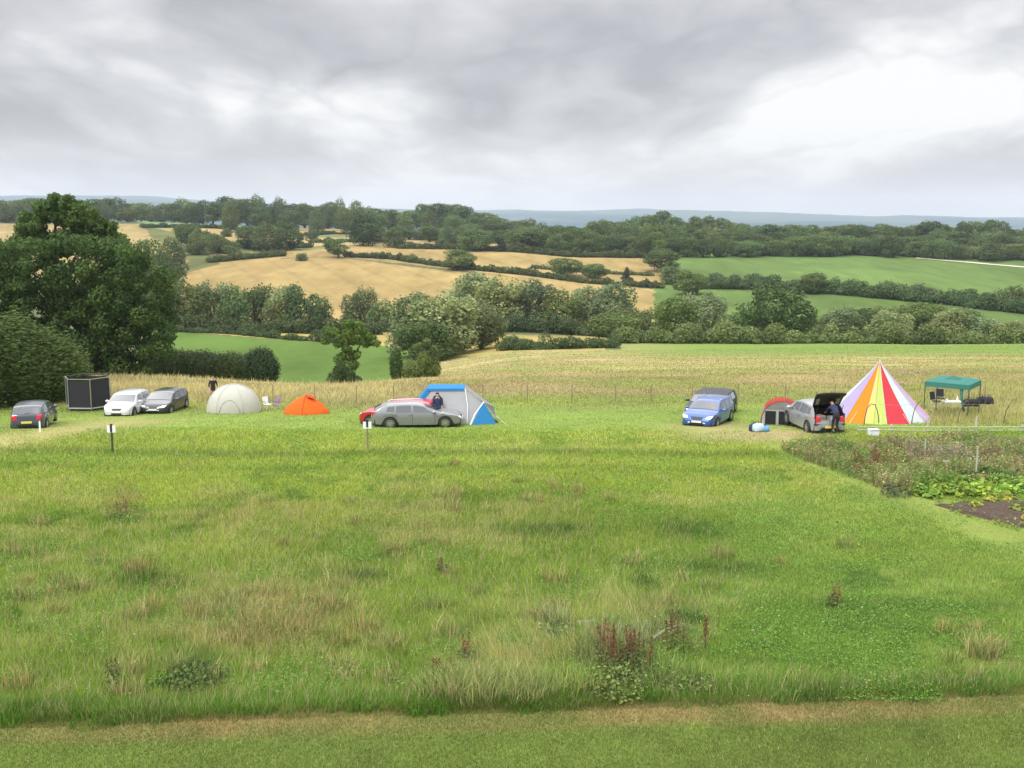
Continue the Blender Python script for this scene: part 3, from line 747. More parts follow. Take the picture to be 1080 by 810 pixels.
hedge('field_hedge', line([(150, 240.5), (230, 241), (300, 246)], 450), 2.2, 3, 'thin hedge under the pale green strip at the upper left', seed=15, leaf=.6)
hedge('field_hedge', line([(235, 262), (290, 262), (330, 261)], 450), 2.4, 3, 'hedge at the foot of the clump in the upper tan field', seed=16, leaf=.6)
hedge('field_hedge', line([(420, 262), (480, 263), (545, 266), (600, 271), (700, 272)], 450), 3, 4, 'dark hedge under the middle wood along the top of the tan field', seed=17, leaf=.6)
hedge('field_hedge', line([(742, 304.5), (800, 305), (850, 308), (920, 314), (1000, 321), (1090, 332)], 280), 4.2, 4.5, 'long bushy hedge between the two green fields on the right', seed=18, leaf=.5, hv=.4)
hedge('field_hedge', line([(185, 350), (240, 352), (300, 358), (350, 361), (400, 365)], 180), 1.3, 1.6, 'low broken hedge between the straw strip and the green valley field', seed=19, leaf=.25, hv=.5, dens=.8)
hedge('field_hedge', line([(318, 249), (350, 247), (385, 248)], 450), 1.8, 2.6, 'thin hedge between the two narrow strips left of the middle wood', seed=41, leaf=.6)
hedge('field_hedge', line([(330, 256), (375, 255), (425, 256)], 450), 1.8, 2.6, 'thin hedge under the tall lone dark tree left of the middle wood', seed=42, leaf=.6)
hedge('field_hedge', line([(560, 283), (610, 287), (690, 291)], 350), 1.5, 2.2, 'thin grassy hedge line above the pair of round field trees', seed=43, leaf=.5, dens=.6)
hedge('belt_undergrowth', lineY([(175, 236), (260, 238), (345, 240), (400, 243)]), 2.6, 3.2, 'dark undergrowth along the foot of the left valley belt', seed=20, leaf=.42)
hedge('belt_undergrowth', lineY([(470, 250), (560, 250), (640, 240), (700, 232)]), 3.0, 3.6, 'undergrowth along the foot of the grey willows in the middle belt', seed=21, leaf=.42)
hedge('belt_undergrowth', lineY([(650, 196), (740, 196), (830, 192), (920, 190), (1000, 192), (1200, 190)]), [2.6] * 31, 2.8, 'tangled green undergrowth along the far edge of the straw field', seed=22, leaf=.36, c0=(.05, .08, .025), c1=(.16, .21, .07), hv=.5)
hedge('belt_undergrowth', lineY([(528, 180), (560, 178), (600, 180), (650, 182)]), 1.6, 2.0, 'small scattered bushes at the back edge of the straw field, middle', seed=23, leaf=.25, hv=.6, dens=.7)
hedge('hawthorn_hedge', lineY([(160, 97), (200, 96), (240, 95), (272, 93)]), 2.5, 2.0, 'clipped dark green hedge behind the blond grass left of the valley field', seed=24, leaf=.13, c0=(.03, .055, .02), c1=(.065, .1, .035), hv=.08)
hedge('round_bush', lineY([(273, 92), (284, 91.5)], 3), 2.7, 1.7, 'round dark bush at the right end of the clipped hedge', 'bush', seed=25, leaf=.12, c0=(.03, .055, .02), c1=(.065, .1, .035), hv=.1)
# ---- left foreground trees
def big_tree(name, base, lobes, n, leaf, c0, c1, label, seed, trunk):
    r = np.random.default_rng(seed); t = thing(name, base, 0, label, 'tree')
    V, Fq, C = foliage(r, lobes, n, leaf, c0, c1, fill=.4, zmin=-3)
    link('crown', npmesh('crown', V, Fq, C, M_LEAFBIG), t)
    m = MB()
    for pts, rad in trunk: m.tube(pts, rad, 8)
    m.build('trunk', M_BARK, t, True)
    return t
r_ = np.random.default_rng(55)
def envelope(Yc, spec, base, rmin, rmax, depth):
    """spec: (px, v, radius px) blobs at forward distance Yc turned into lobes of real size"""
    out_ = []
    for px, v, rp in spec:
        for k in range(6):
            jx, jv = (r_.random(2) - .5) * rp * .8
            Y = Yc + (r_.random() - .5) * depth; b = float(bv(v + jv)); X = float(ax(px + jx, b)) * Y; z = HC + b * Y
            rr = rp * Y / F * (.32 + .34 * r_.random()); out_.append((X - base.x, Y - base.y, z - base.z, rr, rr, rr * .85))
    return out_
b1 = at(95, 89)
sp = []
TOPO = [(-60, 262), (-20, 256), (20, 250), (60, 246), (100, 246), (135, 254), (160, 268), (180, 285), (190, 310), (192, 340), (180, 370)]
for px in range(-70, 186, 20):
    tp_ = np.interp(px, [a for a, b in TOPO], [b for a, b in TOPO]); v = tp_ + 16
    while v < 398 - (max(0, px - 160) * 1.3):
        sp.append((px + random.uniform(-4, 4), v, 18.5)); v += 19
big_tree('ash_tree', b1, envelope(89, sp, b1, 1, 2, 7), 120000, .20, (.024, .056, .012), (.085, .145, .030), 'huge dense dark green tree filling the left side behind the netted trampoline', 61,
         [([(0, 0, -.5), (.2, 0, 3), (0, .2, 7), (-.5, 0, 10)], [.7, .5, .35, .1]), ([(.1, 0, 3), (2, .3, 6), (3.5, 0, 8)], [.3, .2, .06]), ([(.1, 0, 3), (-2.5, .3, 6), (-4.5, 0, 8)], [.3, .2, .06])])
b2 = at(68, 101)
sp2 = [(30, 232, 14), (46, 226, 15), (60, 216, 13), (75, 218, 14), (92, 226, 13), (106, 236, 11), (118, 241, 9), (62, 232, 15), (82, 236, 14), (40, 240, 12), (70, 213, 11), (56, 211, 10), (44, 218, 12), (86, 218, 11), (66, 250, 16), (90, 250, 16), (40, 250, 15), (112, 250, 12), (22, 240, 9), (64, 226, 16), (80, 228, 15), (100, 238, 13), (20, 256, 15), (35, 262, 16), (60, 262, 17), (85, 262, 17), (108, 260, 15), (126, 256, 12), (30, 244, 13), (116, 246, 12)]
big_tree('ash_tree', b2, envelope(101, sp2, b2, 1, 2, 4), 42000, .21, (.04, .085, .018), (.12, .19, .04), 'tall lighter green crown rising above the huge dark tree against the sky', 62,
         [([(0, 0, -.5), (.1, 0, 6), (-.3, .2, 12), (.2, 0, 15.5)], [.6, .42, .28, .05]), ([(0, 0, 9), (2, .2, 12), (3.4, 0, 14)], [.2, .14, .04]), ([(0, 0, 9), (-2, .2, 12), (-3.0, 0, 13.6)], [.2, .14, .04])])
hp = [at(-75, 60), at(-30, 62), at(10, 64), at(40, 65.5), at(62, 67), at(78, 68.5)]
hedge('willow_hedge', hp, [5.3, 5.2, 4.9, 4.3, 3.5, 2.4], 2.4, 'tall feathery green willow screen at the left edge beside the dark hatchback', seed=31, leaf=.26, c0=(.040, .078, .016), c1=(.125, .18, .05), hv=.24, up=2.5, asp=.3, dens=1.2)
# ---- small trees on the field edge
def small_tree(px, Y, vtop, spec, leaf, n, label, trunk_h, c0, c1, seed, cat='tree'):
    b = at(px, Y); return big_tree('hawthorn_tree', b, envelope(Y, spec, b, 1, 2, 1.5), n, leaf, c0, c1, label, seed,
        [([(0, 0, -.3), (.05, 0, trunk_h * .5), (-.05, .05, trunk_h)], [.16, .12, .05]), ([(.02, 0, trunk_h * .35), (.8, .1, trunk_h * .8), (1.3, 0, trunk_h)], [.08, .06, .02]),
         ([(.02, 0, trunk_h * .45), (-.7, .1, trunk_h * .85), (-1.4, 0, trunk_h * .98)], [.07, .05, .02]), ([(0, 0, .2), (.5, -.1, trunk_h * .5), (.7, 0, trunk_h * .8)], [.06, .05, .02])])
small_tree(369, 91, 335, [(352, 352, 8), (366, 342, 9), (380, 345, 8), (390, 355, 7), (343, 358, 6), (360, 358, 8), (374, 358, 8), (386, 364, 5), (396, 362, 5), (366, 368, 8), (376, 374, 8), (360, 378, 9), (372, 384, 9), (356, 364, 7), (346, 350, 7), (392, 356, 7), (368, 350, 9), (384, 354, 7)], .13, 13000,
           'small umbrella shaped tree with bare stems at the edge of the green valley field', 3.9, (.06, .12, .02), (.17, .26, .05), 71)
small_tree(449, 92, 358, [(440, 366, 6), (450, 362, 6), (458, 368, 5), (452, 372, 5)], .12, 1800,
           'slim sapling on the field edge in front of the great pale willow clump', 2.4, (.07, .12, .03), (.17, .23, .07), 72)
hedge('bramble_bush', lineY([(353, 89), (362, 89), (376, 90)], 3), [.7, 1.1, 2.0, 1.7, 1.1, .8, .6], .9, 'dark bramble bush round the foot of the umbrella shaped tree', 'bush', seed=33, leaf=.12, c0=(.04, .07, .02), c1=(.1, .15, .04), hv=.2)
hedge('bramble_bush', lineY([(416, 92), (421, 92)], 2), 1.9, .7, 'narrow upright bush between the umbrella shaped tree and the sapling', 'bush', seed=34, leaf=.11, c0=(.05, .09, .02), c1=(.12, .17, .05))
hedge('bramble_bush', lineY([(430, 91.5), (440, 91.5), (463, 92)], 3), [1.5, 1.2, .9, 1.3, 1.9, 1.7, 1.4], .9, 'light green scrub round the foot of the slim sapling', 'bush', seed=35, leaf=.11, c0=(.06, .10, .025), c1=(.15, .2, .06), hv=.3)

# ------------------------------------------------------------------ cars
def lerp(a, b, t): return a + (b - a) * t
class CarSurf:
    def __init__(s, prof, W, belt, roofn=.76, sill=.24, wheels=(-1.3, 1.3), R_=.37, zc=.32):
        s.prof = prof; s.W = W; s.S = []; s.seg = []
        Lh = max(abs(p[0]) for p in prof) + .01; s.Lh = Lh; top_max = max(p[1] for p in prof)
        for k in range(len(prof) - 1):
            (x0, z0), (x1, z1) = prof[k], prof[k + 1]; d = math.hypot(x1 - x0, z1 - z0); n = max(2, int(d / .07))
            s.seg.append((len(s.S), n))
            for i in range(n): s.S.append((lerp(x0, x1, i / n), lerp(z0, z1, i / n)))
        s.S.append(prof[-1]); s.rows = []
        for (x, top) in s.S:
            q = min(1, abs(x) / Lh); w = W / 2 * max(.60, (1 - q ** 8) ** (1 / 5.5)) * (1 - .045 * q * q)
            zb = sill + .10 * q ** 6
            for xw in wheels:
                if abs(x - xw) < R_: zb = max(zb, zc + math.sqrt(R_ * R_ - (x - xw) ** 2))
            zb = min(zb, top - .03); be = min(belt + .05 * (-x / Lh), top - .03); be = max(be, zb + .015)
            t = max(0, min(1, (top - be) / (top_max - belt))); wr = w * lerp(.93, roofn, t)
            if top - be < .05: wr = w * .90
            mid = max(zb + .008, lerp(zb, be, .5))
            s.rows.append([(x, 0, top + .02), (x, wr * .55, top + .012), (x, wr, top - .035 * t - .004), (x, w * .975, be), (x, w, mid), (x, w * .96, zb)])
    def pt(s, si, t, side=1):
        si = max(0, min(len(s.rows) - 1.001, si)); i = int(si); f = si - i; t = max(0, min(4.999, t)); j = int(t); g = t - j
        a, b = s.rows[i], s.rows[i + 1]
        p = Vector([lerp(lerp(a[j][k], a[j + 1][k], g), lerp(b[j][k], b[j + 1][k], g), f) for k in range(3)]); p.y *= side; return p
    def sx(s, seg, f): b, n = s.seg[seg]; return b + f * n
    def s_of_x(s, x, lo=0):
        for i in range(len(s.S) - 1):
            if s.S[i][0] <= x <= s.S[i + 1][0] and i >= lo: return i + (x - s.S[i][0]) / max(1e-6, s.S[i + 1][0] - s.S[i][0])
        return len(s.S) - 1.01
    def body(s, name, m, parent, skip=None):
        mb = MB(); n = len(s.rows); V = []; cols = 11
        for r in s.rows:
            V += [(p[0], -p[1], p[2]) for p in reversed(r[1:])] + [r[0]] + list(r[1:])
        Fq = []
        for i in range(n - 1):
            for j in range(cols - 1):
                if skip and skip(i, abs(j - 4.5) - .5): continue
                Fq.append((i * cols + j, i * cols + j + 1, (i + 1) * cols + j + 1, (i + 1) * cols + j))
        mb.add(V, Fq); o = mb.build(name, m, parent, True); o.data.set_sharp_from_angle(angle=R(38)); return o
    def patch(s, name, m, parent, q, side=1, off=.012, n=6, k=4):
        """q: four (s, t) corners a b c d; quad patch on the surface pushed outwards"""
        a, b, c, d = q; V = []; Fq = []
        for i in range(n + 1):
            for j in range(k + 1):
                u, w = i / n, j / k
                ss = lerp(lerp(a[0], b[0], u), lerp(d[0], c[0], u), w); tt = lerp(lerp(a[1], b[1], u), lerp(d[1], c[1], u), w)
                sd = side if side else (1 if tt >= 0 else -1); p = s.pt(ss, abs(tt), sd)
                e1 = s.pt(ss + .3, abs(tt), sd) - s.pt(ss - .3, abs(tt), sd)
                e2 = (s.pt(ss, min(4.99, abs(tt) + .05), sd) - s.pt(ss, max(0.0, abs(tt) - .05), sd)) * (sd if side == 0 else sd)
                if tt == 0 and side == 0: e2 = Vector((0, 1, 0))
                nn = e1.cross(e2)
                if nn.length < 1e-9: nn = Vector((0, 0, 1))
                nn.normalize(); ctr = Vector((p.x * .8, 0, .6))
                if nn.dot(p - ctr) < 0: nn = -nn
                V.append(p + nn * off)
        for i in range(n):
            for j in range(k):
                x = i * (k + 1) + j; Fq.append((x, x + 1, x + k + 2, x + k + 1))
        mb = MB(); mb.add(V, Fq); return mb.build(name, m, parent, True)
HATCH = [(-1.98, .34), (-2.02, .52), (-1.98, .70), (-1.93, .95), (-1.62, 1.36), (-1.45, 1.43), (-.5, 1.48), (.15, 1.46), (.42, 1.40), (1.12, .98), (1.75, .84), (1.93, .72), (2.03, .52), (2.02, .32)]
ESTATE = [(-2.26, .34), (-2.30, .55), (-2.27, .74), (-2.20, .98), (-1.80, 1.28), (-1.50, 1.36), (-.6, 1.43), (0, 1.41), (.32, 1.34), (1.25, .93), (1.98, .76), (2.16, .64), (2.25, .50), (2.24, .30)]
SUV = [(-2.14, .38), (-2.20, .60), (-2.15, .82), (-2.08, 1.08), (-1.82, 1.50), (-1.62, 1.58), (-.5, 1.63), (.15, 1.61), (.42, 1.54), (1.05, 1.10), (1.85, .98), (2.06, .84), (2.17, .58), (2.15, .34)]
def car(p, rz, paint, prof, label, W=1.80, belt=.92, name='parked_car', sc=1.0, open_boot=False, rim=M_RIM, plate_f=M_WHITEP, plate_r=M_YELP, roofn=.76, suv=False, front_dark=False, rails=False):
    t = thing(name, p, rz, label, 'car'); t.scale = sc if isinstance(sc, tuple) else (sc, sc, sc)
    wx = (-1.28, 1.30) if prof is not ESTATE else (-1.36, 1.38)
    zc = .33 if not suv else .36; Rr = zc + .06
    S = CarSurf(prof, W, belt, roofn, .24 if not suv else .30, wx, Rr, zc)
    c0, c1 = S.sx(2, .25), S.sx(4, .85)
    S.body('body', paint, t, (lambda i, a: c0 <= i < c1 and a < 2) if open_boot else None)
    u = MB(); u.box((0, 0, .36), (2 * S.Lh - .30, W - .30, .40)); u.box(((wx[0]), 0, .48), (.7, W - .22, .42)); u.box(((wx[1]), 0, .46), (.7, W - .22, .40))  # underside in black, dropped low so it stands in for contact shade
    u.build('underbody_shade', M_BLACK, t)
    for x in wx:
        for sd in (-1, 1):
            w = MB(); n = 24; V = []; prf = [(-.10, zc * .66), (-.105, zc * .9), (-.08, zc), (.08, zc), (.105, zc * .9), (.10, zc * .66)]
            for k in range(n):
                a = 2 * math.pi * k / n
                for (yy, rr) in prf: V.append((rr * math.cos(a), yy, rr * math.sin(a)))
            Fq = [(k * 6 + j, k * 6 + j + 1, ((k + 1) % n) * 6 + j + 1, ((k + 1) % n) * 6 + j) for k in range(n) for j in range(5)]
            w.add(V, Fq); wo = w.build('wheel', M_RUBBER, t, True, loc=(x, sd * (W / 2 - .115), zc))
            rm = MB(); n = 20; V = [(zc * .68 * math.cos(6.2832 * k / n), sd * .07, zc * .68 * math.sin(6.2832 * k / n)) for k in range(n)] + [(zc * .56 * math.cos(6.2832 * k / n), sd * .085, zc * .56 * math.sin(6.2832 * k / n)) for k in range(n)]
            rm.add(V, [(k, (k + 1) % n, n + (k + 1) % n, n + k) for k in range(n)])
            for k in range(5): rm.box((0, sd * .082, 0), (zc * 1.25, .025, .05), ry=k * math.pi / 5)
            rm.box((0, sd * .09, 0), (.1, .03, .1), ry=.785)
            rm.build('rim', rim, wo)
            dk = MB(); dk.add([(zc * .6 * math.cos(6.2832 * k / n), sd * .04, zc * .6 * math.sin(6.2832 * k / n)) for k in range(n)], [tuple(range(n))]); dk.build('brake_disc', M_BLACK, wo)
    # glass
    k = 8; S.patch('windscreen', M_GLASS, t, ((S.sx(k, .06), -1.9), (S.sx(k, .93), -1.93), (S.sx(k, .93), 1.93), (S.sx(k, .06), 1.9)), 0, n=6, k=9)
    if not open_boot: S.patch('rear_window', M_GLASS, t, ((S.sx(3, .18), -1.75), (S.sx(3, .92), -1.7), (S.sx(3, .92), 1.7), (S.sx(3, .18), 1.75)), 0, n=5, k=9)
    xs = lambda x: S.s_of_x(x, S.seg[3][0])
    for sd in (-1, 1):
        xr = prof[5][0]; xf = prof[8][0]
        S.patch('side_window', M_GLASS, t, ((xs(-.22), 2.14), (xs(xf - .02), 2.16), (xs(prof[9][0] - .36), 2.93), (xs(-.20), 2.93)), sd, off=.008)
        S.patch('side_window', M_GLASS, t, ((xs(-1.05), 2.14), (xs(-.32), 2.14), (xs(-.30), 2.93), (xs(-1.08), 2.93)), sd, off=.008)
        S.patch('side_window', M_GLASS, t, ((xs(xr + .02), 2.2), (xs(-1.13), 2.16), (xs(-1.16), 2.9), (xs(xr - .06), 2.85)), sd, off=.008)
        # door seams, handles, mirror
        for xd in (-.26, .86): S.patch('door_seam', M_BLACK, t, ((xs(xd), 3.03), (xs(xd + .018), 3.03), (xs(xd + .018), 4.8), (xs(xd), 4.8)), sd, off=.004, n=1, k=5)
        for xd in (-.42, -1.2): h = MB(); h.box((xd + .05, sd * (W / 2 + .012), belt - .09), (.2, .03, .03)); h.build('door_handle', paint, t)
        mr = MB(); mr.sphere((prof[9][0] - .42, sd * (W / 2 + .09), belt + .07), (.10, .12, .085), 10, 7); mr.box((prof[9][0] - .42, sd * (W / 2 - .02), belt + .03), (.06, .12, .05)); mr.build('wing_mirror', paint, t, True)
        # lamps
        S.patch('headlight', M_LAMP, t, ((S.sx(10, .75), 1.5), (S.sx(11, .35), 1.35), (S.sx(11, .25), 3.1), (S.sx(10, .1), 2.95)), sd, off=.012)
        S.patch('rear_light', M_RED, t, ((S.sx(2, .1), 1.45), (S.sx(3, .05), 1.5), (S.sx(3, .30), 3.25), (S.sx(2, .15), 3.3)), sd, off=.014)
        S.patch('fog_light', M_LAMP, t, ((S.sx(12, .2), 1.1), (S.sx(12, .5), 1.1), (S.sx(12, .5), 1.6), (S.sx(12, .2), 1.6)), sd, off=.012, n=2, k=2)
    S.patch('grille', M_BLACK, t, ((S.sx(11, .05), -.95), (S.sx(11, .75), -.75), (S.sx(11, .75), .75), (S.sx(11, .05), .95)), 0, off=.01, k=9)
    S.patch('bumper_intake', M_BLACK, t, ((S.sx(12, .3), -1.25), (S.sx(12, .95), -1.2), (S.sx(12, .95), 1.2), (S.sx(12, .3), 1.25)), 0, off=.008, k=9)
    S.patch('rear_bumper_trim', M_BLACK, t, ((S.sx(0, .0), -1.5), (S.sx(0, .6), -1.5), (S.sx(0, .6), 1.5), (S.sx(0, .0), 1.5)), 0, off=.008, k=9)
    g = MB(); g.box((prof[12][0] + .02, 0, prof[12][1] - .02), (.02, .52, .11)); g.build('number_plate', plate_f, t)
    g = MB(); g.box((prof[1][0] - .025, 0, prof[1][1] + (.08 if not open_boot else -.03)), (.02, .52, .11)); g.build('number_plate', plate_r, t)
    if rails:
        for sd in (-1, 1):
            g = MB(); g.tube([(-1.5, sd * W * .36, prof[5][1] + .0), (-1.4, sd * W * .36, prof[5][1] + .06), (.1, sd * W * .36, prof[6][1] + .04), (.25, sd * W * .36, prof[6][1] - .02)], .018, 6); g.build('roof_rail', M_CHROME, t)
    if open_boot:
        mb = MB(); mb.box((-1.35, 0, .60), (1.3, W - .30, .06)); mb.box((-.80, 0, .92), (.16, W - .34, .62), ry=-.2); mb.box((-1.35, .70, .85), (1.2, .05, .5)); mb.box((-1.35, -.70, .85), (1.2, .05, .5)); mb.build('boot_interior', M_BLACK, t)
        for (x, y, z, d, c) in ((-1.5, .35, .80, (.5, .5, .34), (.25, .2, .15)), (-1.45, -.35, .76, (.45, .4, .26), (.5, .5, .5))):
            b_ = MB(); b_.box((x, y, z), d, rz=.2); o = b_.build('luggage', mat('luggage_cloth', c, .9, noise=.2), t, bevel=.04)
        hx, hz2 = prof[5][0] + .04, prof[5][1] + .02; lid = MB(); lw = W * .72; n = 8; V = []
        ang = R(56); Ln = 1.0
        for i in range(n + 1):
            f = i / n; d = Ln * f; drop = .22 * max(0, f - .55) / .45
            x = hx - d * math.cos(ang) - .05 * f; z = hz2 + d * math.sin(ang) * 1.0 - drop * .9
            for j in range(7): y = (j / 6 - .5) * lw * (1 + .12 * f); V.append((x, y, z - .05 * (abs(j - 3) / 3) ** 2))
        lid.add(V, [(i * 7 + j, i * 7 + j + 1, (i + 1) * 7 + j + 1, (i + 1) * 7 + j) for i in range(n) for j in range(6)])
        l = lid.build('tailgate', [M_BLACK], t, True, solid=.06)
        gl = MB(); V2 = [(v[0], v[1] * .86, v[2] - .045) for i, v in enumerate(V) if 7 <= i < 35]
        gl.add(V2, [(i * 7 + j, i * 7 + j + 1, (i + 1) * 7 + j + 1, (i + 1) * 7 + j) for i in range(3) for j in range(6)]); gl.build('tailgate_window', mat('tinted_window', (.30, .28, .22), .1, spec=.8), l, True)
        pk = MB(); V3 = [(v[0] - .01, v[1] * 1.02, v[2] + .045) for i, v in enumerate(V) if i >= 35]
        pk.add(V3, [(i * 7 + j, i * 7 + j + 1, (i + 1) * 7 + j + 1, (i + 1) * 7 + j) for i in range(3) for j in range(6)]); pk.build('tailgate_skin', paint, l, True)
        for sd in (-1, 1): g = MB(); g.tube([(-1.75, sd * .62, 1.05), (-1.95, sd * .62, 1.5)], .015, 6); g.build('gas_strut', M_BLACK, t)
    w = MB(); w.tube([(-1.9, .1, prof[3][1] + .1), (-1.82, -.3, prof[3][1] + .16)], .012, 5)
    if not open_boot: w.build('rear_wiper', M_BLACK, t)
    return t
def paint(name, c, metal=.35): return mat(name, c, .28, metal=metal, coat=.7)
P_SILVER = paint('silver_paint', (.33, .34, .35)); P_GREY = paint('grey_paint', (.23, .24, .25)); P_WHITE = paint('white_car_paint', (.56, .57, .58), 0)
P_BLACK = paint('black_paint', (.03, .033, .037), .2); P_BLUE = paint('blue_paint', (.035, .10, .33)); P_RED = paint('red_paint', (.42, .015, .025), .1); P_DKBL = paint('slate_paint', (.055, .07, .085)); P_DKB = mat('dark_brown_paint', (.016, .016, .016), .4, spec=.35)
def g2(px, v): p = gp(px, v); p.z = float(Z(p.x, p.y)) - .03; return p
def off(p, rz, d): q = Vector((p.x + math.cos(rz) * d, p.y + math.sin(rz) * d, 0)); q.z = float(Z(q.x, q.y)) - .03; return q
car(off(g2(29, 453), R(103), 1.75), R(103), P_DKBL, HATCH, 'dark slate hatchback seen from behind in front of the feathery green screen', sc=(.92, .92, .88))
car(off(g2(126, 438), R(-90), -1.4), R(-90), P_WHITE, HATCH, 'white hatchback facing the camera beside the netted trampoline', sc=(.92, .92, .84))
car(off(g2(162, 435.5), R(-100), -1.4), R(-94), P_BLACK, HATCH, 'black hatchback facing the camera, right of the white one', sc=(.92, .94, .82))
car(off(g2(437, 449.5), 0, 0) + Vector((.15, .3, 0)), R(4), P_GREY, ESTATE, 'long grey estate car seen side on in front of the blue and white tent', sc=(.98, .98, .86), rails=True)
car(at(423, 54.0, -.03), R(172), P_RED, HATCH, 'red hatchback mostly hidden behind the long grey estate car', sc=(1, 1, .88))
car(off(g2(738, 448), R(-117), -1.5), R(-117), P_BLUE, SUV, 'bright blue car facing the camera with its roof rails up', W=1.84, belt=1.02, suv=True, sc=(.96, .96, .80), rails=True)
car(off(g2(744, 440), R(-112), -1.6), R(-112), P_DKB, SUV, 'large dark car parked right behind the bright blue one', W=1.9, belt=1.04, suv=True, sc=(1.12, 1.16, .76), roofn=.82)
cp = off(g2(873, 457.5), R(97), 1.75)
car(cp, R(97), P_SILVER, HATCH, 'silver hatchback with its boot lid wide open beside the striped bell tent', open_boot=True, sc=.99)

# ------------------------------------------------------------------ people
def person(p, rz, J, rad, label, top, trousers, hat=None, scale=1.0, hair=True):
    """J: joints; one continuous skinned body, coloured by region"""
    t = thing('person', p, rz, label, 'person'); t.scale = (scale,) * 3
    names = list(J); idx = {n: i for i, n in enumerate(names)}
    E = [('pelvis', 'waist'), ('waist', 'chest'), ('chest', 'neck'), ('neck', 'head'), ('head', 'crown')]
    for s_ in 'lr':
        E += [('chest', 'sh' + s_), ('sh' + s_, 'el' + s_), ('el' + s_, 'wr' + s_), ('wr' + s_, 'pa' + s_), ('pelvis', 'hi' + s_), ('hi' + s_, 'kn' + s_), ('kn' + s_, 'an' + s_), ('an' + s_, 'to' + s_)]
    V = [Vector(J[n]) for n in names]; rr = [rad.get(n[:2] if n[:2] in rad else n, .05) for n in names]; ED = [(idx[a], idx[b]) for a, b in E]
    for s_ in 'lr':
        pa, wr = Vector(J['pa' + s_]), Vector(J['wr' + s_]); d = (pa - wr).normalized(); sd = d.cross(Vector((1, 0, 0))).normalized() if abs(d.x) < .9 else Vector((0, 1, 0))
        for k, ln in enumerate((.075, .085, .08, .06)):
            b = len(V); V += [pa + sd * (k - 1.5) * .022 + d * .03, pa + sd * (k - 1.5) * .024 + d * (.03 + ln * .6) + Vector((0, 0, -.008)), pa + sd * (k - 1.5) * .025 + d * (.03 + ln) + Vector((0, 0, -.022))]
            rr += [.010, .009, .007]; ED += [(idx['pa' + s_], b), (b, b + 1), (b + 1, b + 2)]
        b = len(V); V += [wr + d * .03 + sd * .04, wr + d * .07 + sd * .062]; rr += [.011, .009]; ED += [(idx['pa' + s_], b), (b, b + 1)]
    me = bpy.data.meshes.new('body'); me.from_pydata([tuple(v) for v in V], ED, []); me.update()
    tmp = bpy.data.objects.new('tmp', me); COL.objects.link(tmp)
    tmp.modifiers.new('skin', 'SKIN'); sub = tmp.modifiers.new('sub', 'SUBSURF'); sub.levels = 1; sub.render_levels = 1
    for i, sv in enumerate(me.skin_vertices[0].data): sv.radius = (rr[i], rr[i]); sv.use_root = (i == 0)
    dg = bpy.context.evaluated_depsgraph_get(); dg.update(); ev = tmp.evaluated_get(dg); bm_ = bpy.data.meshes.new_from_object(ev)
    bpy.data.objects.remove(tmp); bm_.name = 'body'; bm_.materials.clear()
    for m in (top, trousers, M_SKIN, M_SHOE): bm_.materials.append(m)
    # material by nearest joint
    reg = {}
    for i, n in enumerate(names): reg[i] = 1 if n[:2] in ('pe', 'hi', 'kn') else 3 if n[:2] in ('to', 'an') else 2 if n in ('head', 'crown', 'neck') or n[:2] in ('pa', 'wr') else 0
    for i in range(len(names), len(V)): reg[i] = 2
    for f in bm_.polygons:
        c = f.center; k = min(range(len(V)), key=lambda q: (V[q] - c).length); f.material_index = reg[k]; f.use_smooth = True
    o = bpy.data.objects.new('body', bm_); COL.objects.link(o); o.parent = t
    hd = Vector(J['head']); cr_ = Vector(J['crown']); u = (cr_ - hd).normalized(); fw = Vector((1, 0, 0)); fw = (fw - u * fw.dot(u)).normalized(); sdv = u.cross(fw)
    hm_ = MB(); n = 12; V_ = []
    for i in range(6):
        ph = i / 5 * 1.65
        for k in range(n):
            a = 6.2832 * k / n; rr_ = .105; dirv = (fw * math.cos(a) + sdv * math.sin(a)) * math.sin(ph) + u * math.cos(ph)
            if math.cos(a) > .3 and ph > .9: dirv = (fw * math.cos(a) + sdv * math.sin(a)) * math.sin(.9) + u * math.cos(.9)
            V_.append(hd + u * .055 + dirv * rr_ * 1.04)
    hm_.add(V_, [(i * n + k, i * n + (k + 1) % n, (i + 1) * n + (k + 1) % n, (i + 1) * n + k) for i in range(5) for k in range(n)]); hm_.build('hair', M_HAIR, t, True)
    fc = MB(); fc.sphere(hd + u * .02 + fw * .098, (.016, .014, .022), 6, 5); fc.build('nose', M_SKIN, t, True)
    for sg in (-1, 1):
        ey = MB(); ey.sphere(hd + u * .05 + fw * .088 + sdv * .034 * sg, (.011, .013, .008), 6, 5); ey.build('eye', M_SHOE, t, True)
        er = MB(); er.sphere(hd + u * .03 + sdv * .094 * sg, (.02, .01, .03), 6, 5); er.build('ear', M_SKIN, t, True)
    mo = MB(); mo.box(hd - u * .03 + fw * .088, (.012, .045, .01)); mo.build('mouth', M_RED, t)
    return t
RAD = {'pelvis': .135, 'waist': .125, 'chest': .145, 'neck': .055, 'head': .085, 'crown': .075, 'sh': .062, 'el': .045, 'wr': .030, 'pa': .032, 'hi': .095, 'kn': .062, 'an': .045, 'to': .038}
STAND = {'pelvis': (0, 0, .95), 'waist': (0, 0, 1.12), 'chest': (0, 0, 1.34), 'neck': (0, 0, 1.50), 'head': (.02, 0, 1.60), 'crown': (.02, 0, 1.70)}
